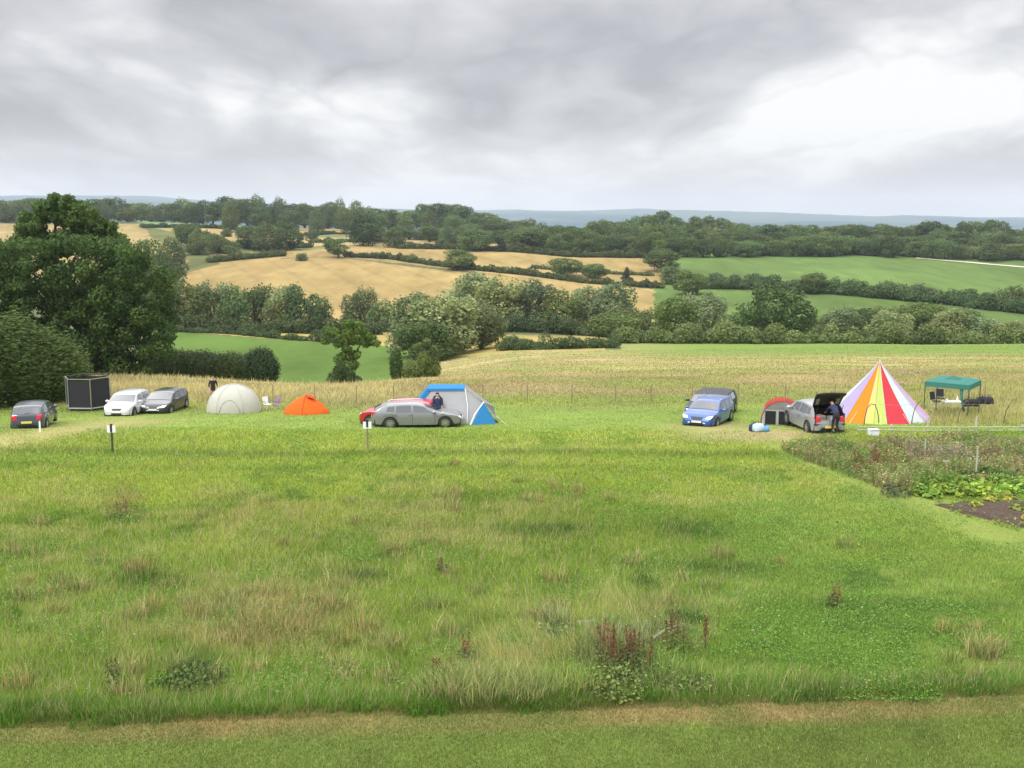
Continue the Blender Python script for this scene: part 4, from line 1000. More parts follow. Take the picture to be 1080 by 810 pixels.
for s_, y_ in (('l', 1), ('r', -1)):
    STAND.update({'sh' + s_: (0, .18 * y_, 1.40), 'el' + s_: (-.03, .25 * y_, 1.13), 'wr' + s_: (.10, .24 * y_, .92), 'pa' + s_: (.14, .23 * y_, .84), 'hi' + s_: (0, .09 * y_, .90), 'kn' + s_: (.03, .11 * y_, .50), 'an' + s_: (0, .12 * y_, .09), 'to' + s_: (.15, .13 * y_, .045)})
LEAN = dict(STAND)
LEAN.update({'pelvis': (-.10, 0, .93), 'waist': (.02, 0, 1.08), 'chest': (.22, 0, 1.22), 'neck': (.34, 0, 1.32), 'head': (.43, 0, 1.38), 'crown': (.50, 0, 1.45)})
for s_, y_ in (('l', 1), ('r', -1)):
    LEAN.update({'sh' + s_: (.25, .18 * y_, 1.24), 'el' + s_: (.42, .24 * y_, 1.02), 'wr' + s_: (.62, .18 * y_, .92), 'pa' + s_: (.70, .16 * y_, .90), 'hi' + s_: (-.10, .09 * y_, .88)})
C_NAVY = mat('navy_cloth', (.022, .035, .09), .9, noise=.15); C_DARK = mat('dark_cloth', (.02, .02, .025), .9, noise=.15); C_BLK = mat('black_cloth', (.015, .015, .018), .9)
pp = g2(879, 458.5); person(pp + Vector((.02, -.12, .05)), R(99), LEAN, RAD, 'person in a navy jacket leaning into the open boot of the silver car', C_NAVY, C_DARK)
pp = at(461.5, 54.0); person(pp, R(-70), STAND, RAD, 'person in dark blue standing in the doorway of the blue and white tent', C_NAVY, C_NAVY, scale=.92)
pp = at(225.5, 65.6); person(pp, R(-60), STAND, RAD, 'person in black mostly hidden behind the left side of the cream dome tent', C_BLK, C_DARK)

# ------------------------------------------------------------------ tents
def fabric(name, c, tr=.25): return mat(name, c, .8, spec=.2, noise=.08, nscale=3, transl=tr, bump=.02)
def dome(name, p, rz, rx, ry, h, fab, label, seams=(), exp=2.3, exph=2.0, vents=None, n=40, m=14, polem=None):
    """rounded dome tent; seams are pole arcs"""
    t = thing(name, p, rz, label, 'tent'); V = []; Fq = []
    def sp(a, f):
        z = h * (1 - f ** exph) ** (1 / exph) if f < 1 else 0; c, s_ = math.cos(a), math.sin(a)
        k = (abs(c) ** exp + abs(s_) ** exp) ** (-1 / exp); return Vector((rx * f * c * k, ry * f * s_ * k, z))
    for i in range(m + 1):
        f = math.sin(i / m * math.pi / 2) if i else 0.001
        for k in range(n): V.append(sp(2 * math.pi * k / n, min(f, 1)))
    Fq = [(i * n + k, i * n + (k + 1) % n, (i + 1) * n + (k + 1) % n, (i + 1) * n + k) for i in range(m) for k in range(n)]
    mb = MB(); mb.add(V, Fq); mb.build('flysheet', fab, t, True)
    for a in seams:
        pts = [sp(a, math.sin(q / 12 * math.pi / 2)) + Vector((0, 0, .015)) for q in range(12, -1, -1)] + [sp(a + math.pi, math.sin(q / 12 * math.pi / 2)) + Vector((0, 0, .015)) for q in range(1, 13)]
        b = MB(); b.tube(pts, .018, 6); b.build('pole_sleeve', polem or fab, t, True)
    t_sp = sp; return t, sp
F_CREAM = fabric('cream_canvas', (.52, .52, .45)); F_CREAM2 = fabric('white_piping', (.52, .52, .49)); F_ORANGE = fabric('orange_nylon', (.68, .13, .015)); F_ORD = fabric('dark_orange_nylon', (.55, .08, .02))
t, sp = dome('dome_tent', g2(241, 436.5) + Vector((0, 1.2, -.12)), R(4), 1.50, 1.45, 1.60, F_CREAM, 'round cream dome tent standing alone left of the low orange tent', seams=(R(10), R(170), R(60), R(120)), exp=2.0, exph=2.15, polem=F_CREAM2)
mb = MB(); pts = [Vector((math.cos(a) * .42, 0, .05 + math.sin(a) * .9)) for a in np.linspace(0, math.pi, 12)]
b = MB(); V = []
for q in pts:
    dd = Vector((q.x, -1.5, 0)); f = .93 - .33 * (q.z / 1.0) ** 1.6; s_ = sp(math.atan2(-1, q.x), min(.995, (1 - min(.98, q.z / 1.66) ** 2.15) ** (1 / 2.15))); V.append(s_ + Vector((0, -.015, 0)))
b.tube(V, .014, 5); b.build('door_zip', M_STEEL, t)
t, sp = dome('ridge_dome_tent', g2(320, 438) + Vector((0, .9, 0)), R(-6), 1.32, 1.05, .98, F_ORANGE, 'low bright orange tent between the cream dome and the red car', seams=(R(92),), exp=1.7, exph=1.35, polem=F_ORD)
d_ = MB(); d_.box((.35, -.2, .93), (.5, .3, .03), ry=.3, rx=.2); d_.build('vent_hood', F_ORD, t, bevel=.01)
d_ = MB(); V = [sp(R(-100), .98), sp(R(-78), .98), sp(R(-84), .45)]; V = [v + Vector((0, -.02, .01)) for v in V]; d_.add(V, [(0, 1, 2)]); d_.build('door_flap', F_ORD, t)
# red and grey dome tent with dark windows
F_REDT = fabric('red_nylon', (.34, .05, .035)); F_GRT = fabric('grey_nylon', (.26, .26, .25)); F_LGR = fabric('light_grey_nylon', (.5, .5, .5)); M_NET_SHADE = mat('dark_mesh_and_shade', (.012, .013, .016), .9)
tp0 = g2(824, 449) + Vector((.1, .95, 0))
t = thing('arched_tent', tp0 + Vector((.12, 0, 0)), R(-12), 'arched red and grey tent with two black windows beside the silver open car', 'tent')
W_, Dp = 1.0, 2.0; prof_ = [(-1.0, 0), (-.97, .45), (-.82, .85), (-.55, 1.12), (-.2, 1.27), (.2, 1.27), (.55, 1.12), (.82, .85), (.97, .45), (1.0, 0)]
V = []; 
for yy, k in ((-.9, .93), (-.6, 1.0), (.4, .96), (1.2, .7)):
    for x, z in prof_: V.append((x * (1 if k > .8 else .8), yy, z * k))
top_ = MB(); side_ = MB(); side2_ = MB()
for i in range(3):
    for j in range(9):
        q = [V[i * 10 + j], V[i * 10 + j + 1], V[(i + 1) * 10 + j + 1], V[(i + 1) * 10 + j]]
        (top_ if 2 <= j <= 6 else side_ if j < 2 else side2_).add(q, [(0, 1, 2, 3)])
top_.build('roof_panel', F_REDT, t, True); side_.build('side_panel', F_GRT, t, True); side2_.build('side_panel', F_GRT, t, True)
fr = MB(); fr.add(V[:10], [tuple(range(10))]); fr.build('front_panel', F_LGR, t)
gp_ = MB(); gp_.add([(x * .98, -.915, z * .925) for x, z in prof_[2:8]], [tuple(range(6))]); gp_.build('front_gable', F_GRT, t)
for x in (-.56, .10): w = MB(); w.box((x, -.93, .38), (.52, .02, .66)); w.build('mesh_window', M_NET_SHADE, t)
w = MB(); w.tube([(x * 1.01, -.9, z * .94) for x, z in prof_], .025, 6); w.build('pole_sleeve', F_REDT, t, True)
# blue and white family tent
F_BLUE = fabric('blue_nylon', (.035, .22, .48)); F_WHT = fabric('pale_grey_nylon', (.44, .44, .47)); F_INN = fabric('inner_grey', (.30, .30, .33))
t = thing('family_tent', at(480, 54.3, -.05), R(2), 'large blue and white tent with a flat ridge behind the grey estate car', 'tent')
A = lambda x, y, z: (x, y, z)
fy, ry_ = 0.0, 2.4
pf = [(-2.55, 0), (-2.2, .75), (-1.32, 1.78), (.42, 1.80), (1.45, 1.12), (1.75, 0)]
yw = lambda z: -.15 + .27 * z
mb = MB(); mb.add([(x, yw(z), z) for x, z in ((-2.55, 0), (-2.2, .75), (-1.32, 1.78), (.42, 1.78), (1.42, 1.12), (1.2, 0))], [tuple(range(6))]); mb.build('front_wall', F_WHT, t)
mb = MB(); mb.add([(pf[2][0] - .05, .30, 1.79), (pf[3][0] + .05, .30, 1.80), (pf[3][0] + .10, 1.3, 1.86), (pf[2][0] - .02, 1.3, 1.86), (pf[2][0] - .05, .27, 1.68), (pf[3][0] + .05, .27, 1.69)], [(0, 1, 2, 3), (4, 5, 1, 0)]); mb.build('ridge_panel', F_BLUE, t, solid=.02)
mb = MB(); mb.add([(-2.62, -.15, 0), (-2.3, -.02, .72), (-1.40, .31, 1.80), (-1.35, 1.3, 1.85), (-2.2, 2.2, .8), (-2.5, 2.4, 0), (-2.1, -.05, .72), (-1.2, .29, 1.66), (-2.35, -.13, 0)], [(0, 1, 4, 5), (1, 2, 3, 4), (6, 7, 2, 1), (8, 6, 1, 0)]); mb.build('left_panel', F_BLUE, t)
mb = MB(); mb.add([(.5, .33, 1.80), (1.47, .0, 1.14), (2.0, 1.8, .6), (.5, 1.3, 1.85), (2.1, 2.2, 0), (2.25, .2, 0)], [(0, 1, 2, 3), (1, 5, 4, 2)]); mb.build('right_panel', F_INN, t)
mb = MB(); mb.add([(.78, -.75, 0), (1.44, -.05, 1.18), (2.12, -.35, 0), (2.05, .9, 0)], [(0, 2, 1), (2, 3, 1)]); mb.build('porch_flap', F_BLUE, t)
mb = MB(); mb.tube([(.52, .28, 1.78), (.64, -.02, 1.0), (.62, -.25, 0)], .02, 5); mb.tube([(1.46, -.04, 1.16), (1.0, -.4, .6), (.74, -.74, .02)], .035, 5); mb.build('seam_piping', M_WHITE, t)
mb = MB(); mb.add([(x, yw(z) - .02, z) for x, z in ((-1.25, .05), (-.55, .05), (-.62, 1.3), (-.8, 1.5), (-1.05, 1.45), (-1.2, 1.2))], [tuple(range(6))]); mb.build('doorway', M_NET_SHADE, t)  # dark sheet on the wall stands for shade inside the open door
mb = MB()
for sg in ((-2.6, -.2, -3.1, -.9), (2.1, -.35, 2.7, -.9)): mb.tube([(sg[0], sg[1], .5), (sg[2], sg[3], 0)], .006, 4)
mb.build('guy_rope', M_WHITE, t)
# striped bell tent
bp = g2(924.5, 448); bp = Vector((bp.x * (bp.y + 2.6) / bp.y, bp.y + 2.6, bp.z - .1)); rB, hB = 2.85, 2.98
t = thing('bell_tent', bp, 0, 'tall striped bell tent in lilac, orange, lime, red and white panels', 'tent')
bc = {'lilac': (.40, .34, .54), 'orange': (.68, .24, .02), 'lime': (.48, .60, .14), 'red': (.56, .05, .065), 'white': (.58, .66, .66), 'mint': (.38, .58, .54), 'yellow': (.62, .62, .16), 'pink': (.50, .38, .56)}
bm_f = {k: fabric('canvas_' + k, c, .3) for k, c in bc.items()}
seq = [(-222, -178, 'white'), (-178, -145, 'lilac'), (-145, -122, 'orange'), (-122, -112, 'yellow'), (-112, -98, 'lime'), (-98, -72, 'red'), (-72, -50, 'white'), (-50, -20, 'pink'), (-20, 8, 'orange'), (8, 38, 'lime'), (38, 68, 'red'), (68, 98, 'lilac'), (98, 138, 'mint')]
def bpt(a, f):
    sag = .13 * math.sin(math.pi * f) + .012 * math.sin(a * 37 + f * 9) * f; r = rB * (f + .0) - sag * .9; r = max(.03, r) * (1 - .022 * (1 + math.cos(12 * a)) * f)
    return Vector((r * math.cos(a), r * math.sin(a), hB * (1 - f)))
for a0, a1, c in seq:
    mb = MB(); V = []; nn, mm = 5, 12; z0 = 0
    for i in range(mm + 1):
        for k in range(nn + 1): V.append(bpt(R(lerp(a0, a1, k / nn)), i / mm))
    mb.add(V, [(i * (nn + 1) + k, i * (nn + 1) + k + 1, (i + 1) * (nn + 1) + k + 1, (i + 1) * (nn + 1) + k) for i in range(mm) for k in range(nn)])
    mb.build('panel', bm_f[c], t, True)
for a0, a1, c in seq[:8]:
    mb = MB(); mb.tube([bpt(R(a0), f / 10) * 1.003 for f in range(11)], .012, 5); mb.build('seam', bm_f['orange' if c in ('orange', 'lime') else 'white'], t)
mb = MB(); mb.tube([(0, 0, hB - .08), (0, 0, hB + .10)], [.07, .02], 8); mb.build('peak_cap', bm_f['white'], t)
mb = MB(); V = [bpt(R(lerp(-145, -122, k / 8)), 1.0) * 1.0 for k in range(9)] 
mb.tube([v + Vector((0, -.01, .02)) for v in V], .02, 5); mb.build('hem_band', bm_f['orange'], t)
mb = MB(); mb.tube([bpt(R(-112), f / 10) + Vector((0, -.03, 0)) for f in range(4, 11)], .012, 5); mb.build('door_zip', M_STEEL, t)
for k in range(12):
    a = R(k * 30 + 15); mb = MB(); mb.tube([bpt(a, .8), Vector((math.cos(a) * 3.1, math.sin(a) * 3.1, 0.0))], .006, 4)
    if k in (6, 7, 8, 9, 10, 11): mb.build('guy_rope', M_WHITE, t)
# gazebo
F_TEAL = fabric('teal_cloth', (.06, .22, .185), .3); F_TEALD = fabric('dark_teal_cloth', (.04, .15, .13), .2); M_DKM = mat('dark_metal', (.06, .08, .08), .5, metal=.4)
gz = at(1003, 57.6); s_ = 1.14; he = float(zv(409, 56.8)) - gz.z; hr = float(zv(398, 58.2)) - gz.z
t = thing('garden_gazebo', gz, R(-37), 'open sided green gazebo standing in long grass right of the bell tent', 'gazebo')
cs = [(-s_, -s_), (s_, -s_), (s_, s_), (-s_, s_)]
mb = MB(); V = [(x, y, he + .26) for x, y in cs] + [(x * .32, y * .32, hr) for x, y in cs] + [(x * 1.01, y * 1.01, he) for x, y in cs] + [(x * .62, y * .62, he + (.26 + (hr - he)) * .56 + .05) for x, y in cs]
Fq = [(8 + i, 8 + (i + 1) % 4, (i + 1) % 4, i) for i in range(4)] + [(i, (i + 1) % 4, 12 + (i + 1) % 4, 12 + i) for i in range(4)] + [(12 + i, 12 + (i + 1) % 4, 4 + (i + 1) % 4, 4 + i) for i in range(4)]
V = [Vector(v) for v in V]
mb.add(V, Fq); ca_ = mb.build('canopy', F_TEAL, t, False)
mb = MB(); mb.add([(x * .40, y * .40, hr - .02) for x, y in cs] + [(x * .05, y * .05, hr + .16) for x, y in cs], [(i, (i + 1) % 4, 4 + (i + 1) % 4, 4 + i) for i in range(4)] + [(4, 5, 6, 7)]); mb.build('vent_cap', F_TEALD, t)
for x, y in cs: mb = MB(); mb.tube([(x * .98, y * .98, -.1), (x * .98, y * .98, he + .2)], .03, 6); mb.build('leg', M_DKM, t)
for i in range(4):
    (x0, y0), (x1, y1) = cs[i], cs[(i + 1) % 4]; mb = MB(); mb.tube([(x0 * .98, y0 * .98, he + .02), (x1 * .98, y1 * .98, he + .02)], .018, 5); mb.build('cross_bar', M_DKM, t)
mb = MB(); mb.tube([(s_ * .62, -s_ * .9, he), (s_ * .66, -s_ * .92, he - .5), (s_ * .8, -s_ * .95, .55)], [.10, .06, .05], 7); mb.build('tied_curtain', F_TEAL, t, True)

# ------------------------------------------------------------------ chairs, bags and camp clutter
def camp_chair(p, rz, m, label, group=None, sc=1.0, frame=M_STEEL):
    t = thing('folding_chair', p, rz, label, 'chair', group); t.scale = (sc,) * 3
    mb = MB(); mb.box((0, 0, .42), (.46, .48, .03)); mb.build('seat', m, t, bevel=.01)
    mb = MB(); mb.box((-.28, 0, .74), (.03, .48, .52), ry=-.22); mb.build('backrest', m, t, bevel=.01)
    for sy in (-1, 1):
        mb = MB(); mb.tube([(.24, sy * .25, 0), (-.22, sy * .25, .46), (-.34, sy * .25, 1.0)], .013, 6); mb.build('leg', frame, t)
        mb = MB(); mb.tube([(-.26, sy * .25, 0), (.22, sy * .25, .44), (.20, sy * .25, .64)], .013, 6); mb.build('leg', frame, t)
        mb = MB(); mb.box((-.03, sy * .26, .65), (.42, .06, .025)); mb.build('armrest', M_BLACK, t)
    return t
C_PUR = mat('purple_cloth', (.25, .14, .30), .8); C_WCL = mat('white_cloth', (.7, .7, .68), .8)
camp_chair(at(282.5, 62.0), R(-40), C_WCL, 'white folding chair standing in the grass between the cream and orange tents', frame=M_WHITE, sc=.75)
camp_chair(at(291, 62.5), R(-120), C_PUR, 'small purple folding chair beside the white one', sc=.65)
camp_chair(at(986, 59.5, .35), R(-60), C_BLK, 'black camping chair under the left half of the gazebo', sc=.85)
camp_chair(at(991, 60.2, .45), R(-100), C_DARK, 'dark camping chair just right of the leftmost one under the gazebo', sc=.85)
def bag(px, Y, d, m, label, name='holdall_bag', cat='bag', rz=0.2, dz=0.0):
    t = thing(name, at(px, Y, dz), rz, label, cat); mb = MB()
    prf = [(-.5, .25), (-.47, .7), (-.25, .97), (.1, 1.0), (.4, .86), (.5, .4), (.46, .03), (-.46, .03)]; n = len(prf); V = []
    for x, k in ((-.5, .72), (-.42, .95), (0, 1.04), (.42, .95), (.5, .72)):
        for y, z in prf: V.append((x * d[0], y * d[1] * k, .02 + z * d[2] * k))
    mb.add(V, [(i * n + j, i * n + (j + 1) % n, (i + 1) * n + (j + 1) % n, (i + 1) * n + j) for i in range(4) for j in range(n)] + [tuple(range(n - 1, -1, -1)), tuple(4 * n + j for j in range(n))])
    mb.build('bag_body', m, t, True)
    for sg in (-1, 1): h = MB(); h.tube([(-.2 * d[0], sg * .2 * d[1], d[2]), (-.12 * d[0], sg * .22 * d[1], d[2] * 1.3), (.12 * d[0], sg * .22 * d[1], d[2] * 1.3), (.2 * d[0], sg * .2 * d[1], d[2])], .012, 5); h.build('handle', M_BLACK, t)
    return t
C_BLU = mat('blue_cloth', (.08, .28, .58), .6, noise=.2); C_LBL = mat('pale_blue_cloth', (.42, .55, .68), .6, noise=.2); C_GRY = mat('grey_cloth', (.3, .3, .32), .8)
bag(794.5, 50.9, (.38, .34, .34), C_NAVY, 'small navy bag at the left end of the heap by the arched tent')
bag(799.5, 50.7, (.5, .4, .38), C_LBL, 'pale blue crumpled bag in the middle of the heap by the arched tent', rz=.5)
bag(805.5, 50.8, (.5, .36, .24), C_BLU, 'bright blue bag at the right end of the heap by the arched tent', rz=-.3)
bag(1019, 60.0, (.45, .4, .4), C_BLK, 'black bag at the foot of the tied gazebo curtain', dz=.35)
bag(1024, 60.3, (.4, .35, .38), C_DARK, 'dark bag in the middle of the row under the gazebo', dz=.35)
bag(1028.5, 60.0, (.35, .35, .42), C_BLK, 'black upright bag near the right leg of the gazebo', dz=.35)
bag(1035, 61.5, (.5, .4, .42), C_BLK, 'black bag in the grass just outside the gazebo on the right', dz=.4)
bag(1041, 61.4, (.6, .4, .42), C_DARK, 'long dark bag farthest right of the gazebo', dz=.4)
# low white table
t = thing('camp_table', at(1003.5, 60.2, .0), R(5), 'low white folding table set out under the gazebo', 'table')
mb = MB(); mb.box((0, 0, .62), (1.0, .55, .035)); mb.build('table_top', M_WHITE, t, bevel=.008)
for x in (-.44, .44):
    for y in (-.22, .22): mb = MB(); mb.tube([(x, y, 0), (x * .96, y, .60)], .014, 6); mb.build('leg', M_WHITE, t)
for x, lab in ((-.3, 'small white cup on the left of the low camping table'), (.28, 'white bottle on the right of the low camping table')):
    tall = .12 if x < 0 else .28; mb = MB(); mb.tube([(0, 0, 0), (0, 0, tall * .6), (0, 0, tall * .75), (0, 0, tall)], [.06, .06, .05 if x < 0 else .025, .055 if x < 0 else .02], 10)
    q = at(1003.5, 60.2) + Vector((x, 0, .64)); o = mb.build('cup' if x < 0 else 'bottle', M_WHITE, None, True, loc=q); tag(o, lab, 'cup' if x < 0 else 'bottle')
# white crate
t = thing('plastic_crate', g2(921, 460.5) + Vector((0, 0, .05)), R(12), 'white plastic crate lying in the weeds in front of the bell tent', 'crate')
mb = MB()
for (c, d) in (((0, 0, .02), (.40, .30, .03)), ((0, -.15, .15), (.42, .02, .26)), ((0, .15, .15), (.42, .02, .26)), ((-.2, 0, .15), (.02, .28, .26)), ((.2, 0, .15), (.02, .28, .26)), ((0, 0, .285), (.46, .35, .02))): mb.box(c, d)
mb.build('crate_body', mat('white_plastic', (.70, .72, .80), .45), t, bevel=.006)
mb = MB(); mb.tube([(-.2, -.17, .2), (-.18, -.2, .30), (.18, -.2, .30), (.2, -.17, .2)], .008, 5); mb.build('handle', M_STEEL, t)

# ------------------------------------------------------------------ trampoline
tb = at(94, 62.5); t = thing('netted_trampoline', tb, R(0), 'trampoline inside a tall black safety net beside the white car', 'trampoline')
zt = float(zv(397.5, 62.5)) - tb.z; zb_ = float(zv(427.5, 62.5)) - tb.z; rt = 1.30; ang0 = R(-64)
cn = [(rt * math.cos(ang0 + k * math.pi / 3), rt * .95 * math.sin(ang0 + k * math.pi / 3)) for k in range(6)]
M_FOAM = mat('pale_foam', (.22, .21, .12), .8); M_PAD = mat('pale_pad', (.30, .31, .30), .6)
mb = MB(); V = []
nz = 5
for k in range(6):
    x0, y0 = cn[k]; x1, y1 = cn[(k + 1) % 6]
    for q in range(4): V.append((lerp(x0, x1, q / 4), lerp(y0, y1, q / 4)))
nV = len(V); VV = [(x * .985, y * .985, lerp(zb_ + .05, zt - .05 - (.05 if k % 4 else 0), i / nz)) for i in range(nz + 1) for k, (x, y) in enumerate(V)]
mb.add(VV, [(i * nV + k, i * nV + (k + 1) % nV, (i + 1) * nV + (k + 1) % nV, (i + 1) * nV + k) for i in range(nz) for k in range(nV)]); mb.build('safety_net', mat('black_netting', (.02, .02, .024), .9, noise=.3, nscale=30), t)
for k, (x, y) in enumerate(cn):
    mb = MB(); mb.tube([(x, y, 0), (x, y, zb_)], .03, 7); mb.build('leg', M_STEEL, t)
    mb = MB(); mb.tube([(x * 1.02, y * 1.02, zb_), (x * 1.02, y * 1.02, zt + .02)], .028, 7); mb.build('net_pole', M_FOAM if k == 0 else M_STEEL, t)
for ks, mm_ in (((4, 5, 6, 7), M_FOAM), ((7, 8, 9, 10), M_BLACK)):
    mb = MB(); mb.tube([(cn[k % 6][0], cn[k % 6][1], zt + .01) for k in ks], .030, 6); mb.build('top_rail', mm_, t)
mb = MB(); mb.tube([(x, y, zb_) for x, y in cn + [cn[0]]], .045, 6); mb.build('frame_rail', M_PAD, t)
mb = MB(); mb.add([(x * .95, y * .95, zb_ - .01) for x, y in cn], [tuple(range(6))]); mb.build('jumping_mat', M_BLACK, t)

# ------------------------------------------------------------------ notice posts, stakes, hoops and fences
for px, v, lab, vt in ((119, 478, 'dark post with a white notice, in the meadow in front of the white car', 447), (388, 476, 'dark post with a white notice, in the meadow below the grey estate', 442)):
    p = g2(px, v); h = float(zv(vt, p.y)) - p.z; t = thing('notice_post', p, R(-2), lab, 'sign')
    mb = MB(); mb.box((0, 0, h * .5 - .1), (.075, .06, h + .2)); mb.build('post', M_WOOD if px > 200 else mat('dark_stained_wood', (.05, .045, .045), .85), t)
    mb = MB(); mb.box((0, -.035, h - .22 if px < 200 else h - .26), (.36, .012, .30)); o = mb.build('notice_sheet', M_WHITE, t)
    mb = MB(); mb.box((0, -.05, h - .18), (.085, .02, .34)); mb.build('post_face', M_BLACK, t) if px < 200 else mb.build('clip', M_BLACK, t)
p = g2(42.5, 457); mb = MB(); mb.box((0, 0, .25), (.06, .05, .55)); mb.box((0, 0, .54), (.05, .04, .05)); tag(mb.build('marker_stake', M_WHITE, None, loc=p), 'short white stake behind the dark slate hatchback', 'stake')
# wire fence across the field
t = thing('wire_fence', at(376, 66.5), 0, 'thin wire fence on brown posts crossing the field behind the tents', 'fence'); ps = []
for px in (240, 288, 332, 376, 415, 462, 509, 556, 603, 649, 687, 730, 778, 828, 880, 932, 985, 1038, 1090, 1140):
    p = at(px, 66.0 + (px - 240) * .0015) - t.location; ps.append(p)
    mb = MB(); mb.tube([p - Vector((0, 0, .2)), p + Vector((.01, 0, .62)), p + Vector((.012, 0, 1.12))], [.032, .03, .028], 6); mb.build('post', M_WOOD, t)
for h in (.55, .8, 1.05): mb = MB(); mb.tube([p + Vector((0, -.04, h)) for p in ps], .0015, 4); mb.build('wire', M_STEEL, t)
# tunnel hoops
M_HOOP = mat('rusty_hoop', (.10, .06, .045), .8, noise=.3, nscale=9)
for px, v, dx, hh, full, lab in ((911.5, 448, .72, 1.12, True, 'complete dark hoop arching in front of the bell tent door'), (961.5, 448, .85, 1.25, False, 'bent dark hoop in front of the right edge of the bell tent'), (1010, 448, .75, 1.25, False, 'bent brown hoop in front of the gazebo'), (1058.5, 448, .75, 1.28, False, 'bent brown hoop at the far right beyond the gazebo')):
    p = g2(px, v); mb = MB()
    if full: pts = [(0, 0, -.1), (.02, 0, .4), (.1, 0, .85), (.3, 0, 1.08), (.52, .05, 1.02), (.66, .1, .7), (.74, .1, .3), (.76, .1, -.1)]
    else: pts = [(0, 0, -.1), (0.02, 0, .35), (.1, .02, .75), (.26, .05, 1.05), (.46, .1, hh)]
    mb.tube(pts, .021, 6); mb.tube([(0, 0, -.1), (0.002, 0, .22)], .03, 6); tag(mb.build('tunnel_hoop', M_HOOP, None, True, loc=p), lab, 'hoop')
p0 = g2(913, 448); p1 = g2(1010, 448); mb = MB(); mb.tube([Vector((.3, 0, 1.08)), Vector((1.6, 0, 1.0)), (p1 - p0) * .52 + Vector((0, 0, 1.06)), (p1 - p0) + Vector((.2, 0, 1.04)), (p1 - p0) * 1.5 + Vector((.3, 0, 1.04)), (p1 - p0) * 1.9 + Vector((.3, 0, 1.0))], .008, 4)
tag(mb.build('string_line', M_STEEL, None, loc=p0), 'thin cord strung along the tops of the hoops', 'string')
t = thing('rail_fence', g2(990, 455), 0, 'low pale rail fence along the front of the hoops', 'fence')
M_RAIL = mat('bleached_timber', (.40, .42, .33), .85, noise=.25, nscale=8)
pr = [g2(px, 456.5) - t.location for px in (905, 940, 978, 1029, 1078, 1130)]
for i, q in enumerate(pr): mb = MB(); mb.box(q + Vector((0, 0, .10 if i != 2 and i != 3 else .3)), (.07, .06, .62 if i not in (2, 3) else 1.0)); mb.build('post', M_RAIL, t)
for h in (.14, .30): mb = MB(); mb.tube([q + Vector((0, -.05, h)) for q in pr], .024, 5); mb.build('rail', M_RAIL, t)
for px, v, h, lab in ((1029, 505, 1.25, 'tall pale stake among the weeds above the leafy crop rows'), (975, 485, .9, 'grey stake standing in the tall weeds right of the red docks'), (997, 500, .55, 'short stake with a flat label above the leafy crop')):
    p = g2(px, v); mb = MB(); mb.box((0, 0, h / 2 - .1), (.045, .04, h + .2)); 
    if h < .6: mb.box((0, -.03, h), (.28, .01, .07))
    else: mb.box((0, 0, h + .01), (.06, .055, .03))
    tag(mb.build('garden_stake', M_RAIL, None, loc=p), lab, 'stake')

# ------------------------------------------------------------------ vegetable patch
M_SOIL = mat('soil', (.065, .038, .024), .95, noise=.6, nscale=5, bump=.3)
def sheet(name, poly, m, lift, jag=.25, seed=1, hgt=0.06):
    P = [gp(px, v) for px, v in poly]; rr = random.Random(seed); pts = []
    for i in range(len(P)):
        a, b = P[i], P[(i + 1) % len(P)]; n = max(2, int((b - a).length / .35))
        for k in range(n): q = a.lerp(b, k / n); pts.append(Vector((q.x + (rr.random() - .5) * jag, q.y + (rr.random() - .5) * jag, 0)))
    c = sum(pts, Vector()) / len(pts); V = []; n = len(pts); rings = 10
    for i in range(rings + 1):
        f = 1 - i / rings
        for q in pts:
            x, y = c.x + (q.x - c.x) * f, c.y + (q.y - c.y) * f; V.append((x, y, float(Z(x, y)) + lift + (hgt * (.3 + float(vnoise(x * 3, y * 3, 3))) if i else -.05)))
    return link(name, npmesh(name, V, [(i * n + k, i * n + (k + 1) % n, (i + 1) * n + (k + 1) % n, (i + 1) * n + k) for i in range(rings) for k in range(n)], None, m, True))
tag(sheet('soil_bed', [(985, 534), (1010, 531), (1045, 530), (1085, 530), (1180, 540), (1180, 580), (1085, 560), (1050, 552), (1012, 543)], M_SOIL, .03), kind='structure')
